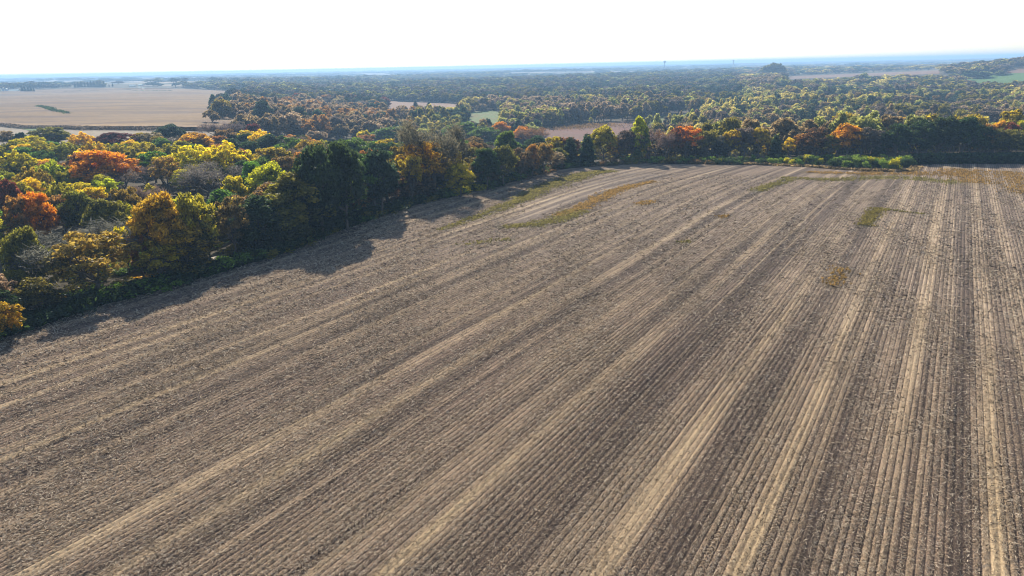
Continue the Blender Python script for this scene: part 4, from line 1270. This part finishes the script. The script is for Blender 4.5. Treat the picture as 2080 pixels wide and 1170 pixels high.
def mast(px, D, ztop, label):
    d = ray(px, 125); hl = math.hypot(d[0], d[1]); x, y = d[0] / hl * D, d[1] / hl * D
    z = float(terrain(x, y)); Hh = ztop - z
    e = bpy.data.objects.new('grain_elevator', None); COL.objects.link(e); e.location = (x, y, z); tag(e, label, 'grain elevator')
    v, f = tube([(0, 0, -1), (0, 0, Hh)], [4, 4], 10); link('shaft', mesh_np('shaft', v, f, P_CONC), e)
    v, f = box_mesh(-6, 6, -4, 4, Hh - .1, Hh + 4); link('head_house', mesh_np('head_house', v, f, P_CONC), e)
mast(1490, 5200, 44, 'thin tower with a boxy head on the horizon above the blue woods')

# dark evergreens by the far farms and in the valley
def evergreens(spots, H, label_fn, group, colour='dark green', kind='conifer'):
    for k, (px, py, h) in enumerate(spots):
        p = hit(px, py); m = dist_scale(p)
        place_tree(p[0], p[1], h * m, max(2.0, h * m * (.24 if kind == 'conifer' else .42)), kind, colour, label_fn(k, len(spots)), 'evergreen tree', 'evergreen_tree', group, .9, 'evergreen')
evergreens([(153 + k * 6.6, 178 - k * .12, 11.5 + (k % 3) * .9 + (k > 4) * 1.2) for k in range(10)], 14,
           lambda k, n: 'dark evergreen of the windbreak row beyond the corn, ' + (['leftmost tree', 'second from the left', 'third from the left', 'fourth from the left', 'fifth from the left', 'fifth from the right', 'fourth from the right', 'third from the right', 'second from the right', 'rightmost tree'][k]), 'evergreens of the windbreak beyond the corn')
evergreens([(46, 187.5, 15), (52, 187.5, 12), (58, 187.5, 13), (64, 187.5, 13.5), (70, 187.5, 9), (222, 176, 6), (229, 176, 8)], 14,
           lambda k, n: ['tallest evergreen beside the far left farm', 'second evergreen beside the far left farm', 'middle evergreen beside the far left farm', 'fourth evergreen beside the far left farm', 'lowest evergreen at the right end beside the far left farm', 'tiny evergreen right of the windbreak row', 'small pointed evergreen right of the windbreak row'][k], 'evergreens near the far left farm')
evergreens([(1195 + k * 8.5, 206 + (k % 2), 24 - (k % 3) * 1.5) for k in range(7)] + [(1306, 208, 20), (1318, 208, 19), (1330, 205, 22)], 16,
           lambda k, n: (['leftmost', 'second', 'third', 'middle', 'fifth', 'sixth', 'rightmost'][k] + ' spruce of the dark row in the valley wood') if k < 7 else ['left', 'middle', 'right'][k - 7] + ' of three pointed spruces by the white valley house', 'pointed spruces in the valley wood', 'blue-green')
evergreens([(1552, 158, 24), (1560, 158, 27), (1569, 158, 30), (1578, 158, 29), (1587, 158, 24)], 20,
           lambda k, n: ['left edge', 'left shoulder', 'highest', 'right shoulder', 'right edge'][k] + ' tree of the tall dark grove on the skyline', 'trees of the dark grove on the skyline', 'olive', 'roundfar')

grow_woods()

# brush and weed strips, plus a dark strip added as edge shade in the corn field
def ragged_strip(name, pts, wid, n, hgt, c1, label, cat):
    P = [hit(a, b)[:2] for a, b in pts]
    seg = [np.hypot(*(q - p)) for p, q in zip(P[:-1], P[1:])]
    r = np.random.default_rng(len(name)); tot = sum(seg)
    k = r.choice(len(seg), n, p=np.array(seg) / tot); t = r.uniform(0, 1, n)
    A = np.array(P)[k]; B = np.array(P)[k + 1]
    C = A + (B - A) * t[:, None] + r.normal(0, wid / 2, (n, 2))
    z = terrain(C[:, 0], C[:, 1]) + r.uniform(0, 1, n) ** .7 * hgt
    Nn = r.normal(size=(n, 3)); Nn /= np.linalg.norm(Nn, axis=1)[:, None]
    V, Fc = leaf_quads(np.c_[C, z], Nn, r.uniform(.25, .6, n) * max(1, hgt / 2.2), r)
    A = np.stack([r.uniform(0, 1, n), r.uniform(0, 1, n), r.uniform(0, 1, n)], 1).repeat(4, 0)
    o = link(name, mesh_np(name, V, Fc, MAT_LEAF, {'leaf': A})); a, b = PAL[c1]; o['tint_a'] = a; o['tint_b'] = b
    tag(o, label, cat, kind='stuff')
ragged_strip('brush', [(80, 220), (95, 223), (108, 229), (122, 232), (142, 236)], 3.5, 2600, 3.6, 'dark green', 'dark brushy island in the corn field', 'brush')
ragged_strip('hedge_line', [(-40, 252), (0, 256), (60, 262), (170, 264.5), (250, 264.5), (318, 266)], 1.6, 5200, 2.4, 'grey-brown', 'dark strip added as shade on the edge of standing corn above the stubble', 'corn edge')  # dark leaf strip standing in for shade on the corn's front wall
ragged_strip('weed_line', [(225, 232), (262, 226), (282, 222), (320, 217)], 1.5, 900, 1.6, 'dark green', 'thin dark waterway line in the corn field', 'weeds')
ragged_strip('field_boundary', [(130, 188), (180, 186), (260, 184), (350, 187)], 4, 2200, 3.0, 'blue-green', 'thin dark line of brush at the far side of the corn', 'brush')
ragged_strip('undergrowth', [(-60, 712), (0, 682), (200, 616), (330, 582), (560, 514), (700, 459), (830, 415), (985, 381), (1130, 342)], 2.2, 26000, 1.7, 'dark green', 'dark weedy undergrowth along the left edge of the field', 'undergrowth')
ragged_strip('dry_grass', [(1200, 338), (1310, 330), (1500, 333), (1640, 339.5), (1760, 347), (1850, 348.5), (1862, 340)], 1.4, 7000, .6, 'tan', 'brown dry weeds along the far field edge', 'dry grass')
ragged_strip('marsh_brush', [(1130, 262), (1190, 256), (1235, 254)], 24, 4200, 1.3, 'brown', 'reddish brown brush clumps on the marsh', 'brush')
ragged_strip('meadow_brush', [(1300, 262), (1360, 256), (1420, 252)], 20, 2600, 1.6, 'grey-brown', 'low grey brush dotted over the valley meadow', 'brush')
ragged_strip('far_undergrowth', [(1862, 332), (1960, 331), (2080, 331), (2160, 331)], 2.5, 7000, 3.2, 'dark green', 'dark undergrowth below the great green oaks', 'undergrowth')

# ================================================================== FIELD LITTER
def litter():
    r = np.random.default_rng(77)
    n = 900000
    az = np.radians(r.uniform(-42, 42, n)); D = 30 * (235 / 30) ** (r.uniform(0, 1, n) ** 1.0)
    x = np.sin(az) * D; y = np.cos(az) * D
    px, py, zc = proj(np.stack([x, y, np.zeros(n)], 1))
    k = in_poly(x, y, FIELD) & (px > -120) & (px < 2200) & (py < 1300) & (y > 20)
    x, y, D = x[k], y[k], D[k]; n = len(x)
    u = x * UR[0] + y * UR[1]; v = x * VR[0] + y * VR[1]
    fr = np.abs((u / ROWW) % 1 - .5)
    _, dkk = bands(u, v)
    dens = .35 + .65 * np.clip(lownoise(u * 3, v, 14, 5) * .5 + .5, 0, 1)
    keep = r.uniform(0, 1, n) < dens * (1 - .4 * dkk) * np.where(fr < .35, 1.0, .22) * np.clip(1.15 - px_line_dist(x, y, [(1050, 450), (1130, 412), (1220, 378), (1300, 356)], [3.2, 6, 8.5]), 0, 1)
    x, y, u, v, D = x[keep], y[keep], u[keep], v[keep], D[keep]; n = min(len(x), 360000)
    x, y, u, v, D = [q[:n] for q in (x, y, u, v, D)]
    z = terrain(x, y) + ridge(u, v) + .04 + r.uniform(0, .05, n)
    L = r.uniform(.07, .22, n) * np.clip(D / 60, .8, 2.4); w = r.uniform(.011, .026, n) * np.clip(D / 50, .9, 3.2)
    a = r.uniform(0, math.pi, n); tl = r.normal(0, .35, n)
    dx, dy, dz = np.cos(a) * np.cos(tl), np.sin(a) * np.cos(tl), np.sin(tl)
    roll = r.normal(0, .5, n)
    sx, sy, sz = -np.sin(a) * np.cos(roll), np.cos(a) * np.cos(roll), np.sin(roll)
    C = np.stack([x, y, z], 1); d = np.stack([dx, dy, dz], 1) * L[:, None]; s = np.stack([sx, sy, sz], 1) * w[:, None]
    V = np.stack([C - d - s, C + d - s * .6, C + d + s * .6, C - d + s], 1).reshape(-1, 3)
    Fc = np.arange(4 * n).reshape(-1, 4)
    t = r.uniform(0, 1, n)[:, None]
    bd, dk = bands(u, v); bd = np.clip(bd, 0, 1)[:, None]; dk = dk[:, None]
    base = np.array([.22, .16, .10]) * (1 - t) + np.array([.68, .57, .42]) * t
    base = base * (1 - .45 * dk * (t < .8)) * (1 - bd) + (np.array([.36, .27, .165]) * (1 - t) + np.array([.66, .53, .35]) * t) * bd
    dk_ = (r.uniform(0, 1, n) < .22)[:, None]; base = np.where(dk_, np.array([.045, .034, .027]) * np.ones((n, 1)), base)
    m, nt = new_mat('dry straw'); N = NT(nt)
    at = N.n('ShaderNodeAttribute', attribute_name='tone')
    d_ = N.n('ShaderNodeBsdfDiffuse'); N.l(at.outputs['Color'], d_.inputs[0]); t_ = N.n('ShaderNodeBsdfTranslucent'); N.l(at.outputs['Color'], t_.inputs[0])
    ms = N.n('ShaderNodeMixShader'); ms.inputs[0].default_value = .2; N.l(d_.outputs[0], ms.inputs[1]); N.l(t_.outputs[0], ms.inputs[2])
    o_ = N.n('ShaderNodeOutputMaterial'); N.l(ms.outputs[0], o_.inputs[0])
    o = link('crop_residue', mesh_np('crop_residue', V, Fc, m, {'tone': base.repeat(4, 0)}))
    tag(o, 'pale broken stalks and husks strewn over the harvested rows', 'straw', kind='stuff')
    # standing stubble in the rows
    us = []; vs = []
    for k_ in range(-170, 80):
        vv = np.arange(10, 190, .30); us.append(np.full(len(vv), (k_ + .5) * ROWW)); vs.append(vv + r.uniform(-.1, .1, len(vv)))
    u = np.concatenate(us) + r.normal(0, .035, sum(map(len, us))); v = np.concatenate(vs)
    x = UR[0] * u + VR[0] * v; y = UR[1] * u + VR[1] * v
    px, py, zc = proj(np.stack([x, y, np.zeros(len(x))], 1)); D = np.hypot(x, y)
    k = in_poly(x, y, FIELD) & (px > -100) & (px < 2180) & (py < 1300) & (zc > 0) & (r.uniform(0, 1, len(x)) < np.clip(1.5 - D / 130, 0, .85))
    x, y, u, v = x[k], y[k], u[k], v[k]; n = len(x)
    z = terrain(x, y) + ridge(u, v)
    h = r.uniform(.06, .17, n); a = r.uniform(0, 6.28, n); w = .016
    C = np.stack([x, y, z - .02], 1); s = np.stack([np.cos(a) * w, np.sin(a) * w, 0 * a], 1); up = np.stack([r.normal(0, .35, n) * h, r.normal(0, .35, n) * h, h + .02], 1)
    V = np.stack([C - s, C + s, C + up + s * .7, C + up - s * .7], 1).reshape(-1, 3); Fc = np.arange(4 * n).reshape(-1, 4)
    t = r.uniform(.1, .8, n)[:, None]; base = np.array([.20, .15, .10]) * (1 - t) + np.array([.45, .38, .28]) * t
    o = link('stubble', mesh_np('stubble', V, Fc, m, {'tone': base.repeat(4, 0)}))
    tag(o, 'short cut stems standing along the crop rows', 'stubble', kind='stuff')
    print('straw', len(x))
litter()

def weeds():
    r = np.random.default_rng(9)
    nm = ['strip of olive weeds along the left headland', 'olive weed patch left of the grey bare strip', 'golden brown weed strip below the headland', 'small tawny weed spot in mid field', 'dense dark olive weed block at right', 'thin weed line right of the dark block',
          'faint rusty weed patch in the right rows', 'short weed wedge below the green thicket', 'long olive weed band across the far rows', 'tawny weed band by the far edge', 'olive weeds over rows at the far right', 'thin weeds near the right edge', 'tiny weed spot in mid field', 'tiny tawny weed spot in mid field', 'faint weeds in the left rows']
    for (pts, wid, tone, st), lb in zip(WEEDS, nm):
        P = [hit(a, b)[:2] for a, b in pts]; U = []
        for (a, b), w in zip(zip(P[:-1], P[1:]), wid):
            L = np.hypot(*(b - a)); n = int(L * w * 2 * 9.0 * st)
            t = r.uniform(-.02, 1.02, n)[:, None]; d = (b - a) / L; nn = np.array([-d[1], d[0]])
            U.append(a + (b - a) * t + nn * (r.normal(0, w * .6, n))[:, None])
        C = np.concatenate(U)
        u = C @ UR; v = C @ VR
        bu = row_bend(u, v); ur = u - bu
        snap = np.round(ur / ROWW) * ROWW
        ur = np.where(r.uniform(0, 1, len(u)) < .8, snap + r.normal(0, .09, len(u)), ur); u = ur + bu
        gap = lownoise(u * 2, v, 5, 3) + r.normal(0, .4, len(u)) < .75
        u, v = u[gap], v[gap]; n = len(u)
        if n == 0: continue
        x = UR[0] * u + VR[0] * v; y = UR[1] * u + VR[1] * v; z = terrain(x, y)
        Vs = []; 
        for q in range(4):
            a = r.uniform(0, 6.28, n); h = r.uniform(.15, .42, n); w = r.uniform(.07, .15, n)
            c = np.stack([x, y, z], 1); s = np.stack([np.cos(a) * w, np.sin(a) * w, 0 * a], 1); up = np.stack([r.normal(0, .12, n), r.normal(0, .12, n), h], 1)
            Vs.append(np.stack([c - s * .5, c + s * .5, c + up + s, c + up - s], 1))
        V = np.concatenate(Vs).reshape(-1, 3); Fc = np.arange(len(V)).reshape(-1, 4)
        A = r.uniform(0, 1, (len(Fc), 3)).repeat(4, 0)
        o = link('weed_patch', mesh_np('weed_patch', V, Fc, MAT_LEAF, {'leaf': A}))
        a, b = {'olive': ((.27, .235, .07), (.15, .13, .045)), 'golden brown': ((.40, .25, .08), (.22, .15, .05)), 'dark olive': ((.25, .20, .05), (.13, .11, .03))}[tone]
        o['tint_a'] = a; o['tint_b'] = b
        tag(o, lb, 'weeds', kind='stuff')
weeds()

# ================================================================== HAZE
def haze():
    v, f = box_mesh(-20500, 20500, -300, 20500, -45, 63)
    m, nt = new_mat('haze'); N = NT(nt)
    p = N.n('ShaderNodeVolumePrincipled')
    p.inputs['Color'].default_value = (.42, .68, 1.0, 1); p.inputs['Density'].default_value = HAZE
    p.inputs['Anisotropy'].default_value = .2
    o_ = N.n('ShaderNodeOutputMaterial'); N.l(p.outputs[0], o_.inputs['Volume'])
    o = link('haze', mesh_np('haze', v, f, m)); tag(o, kind='stuff')
HAZE = 0.00020
haze()
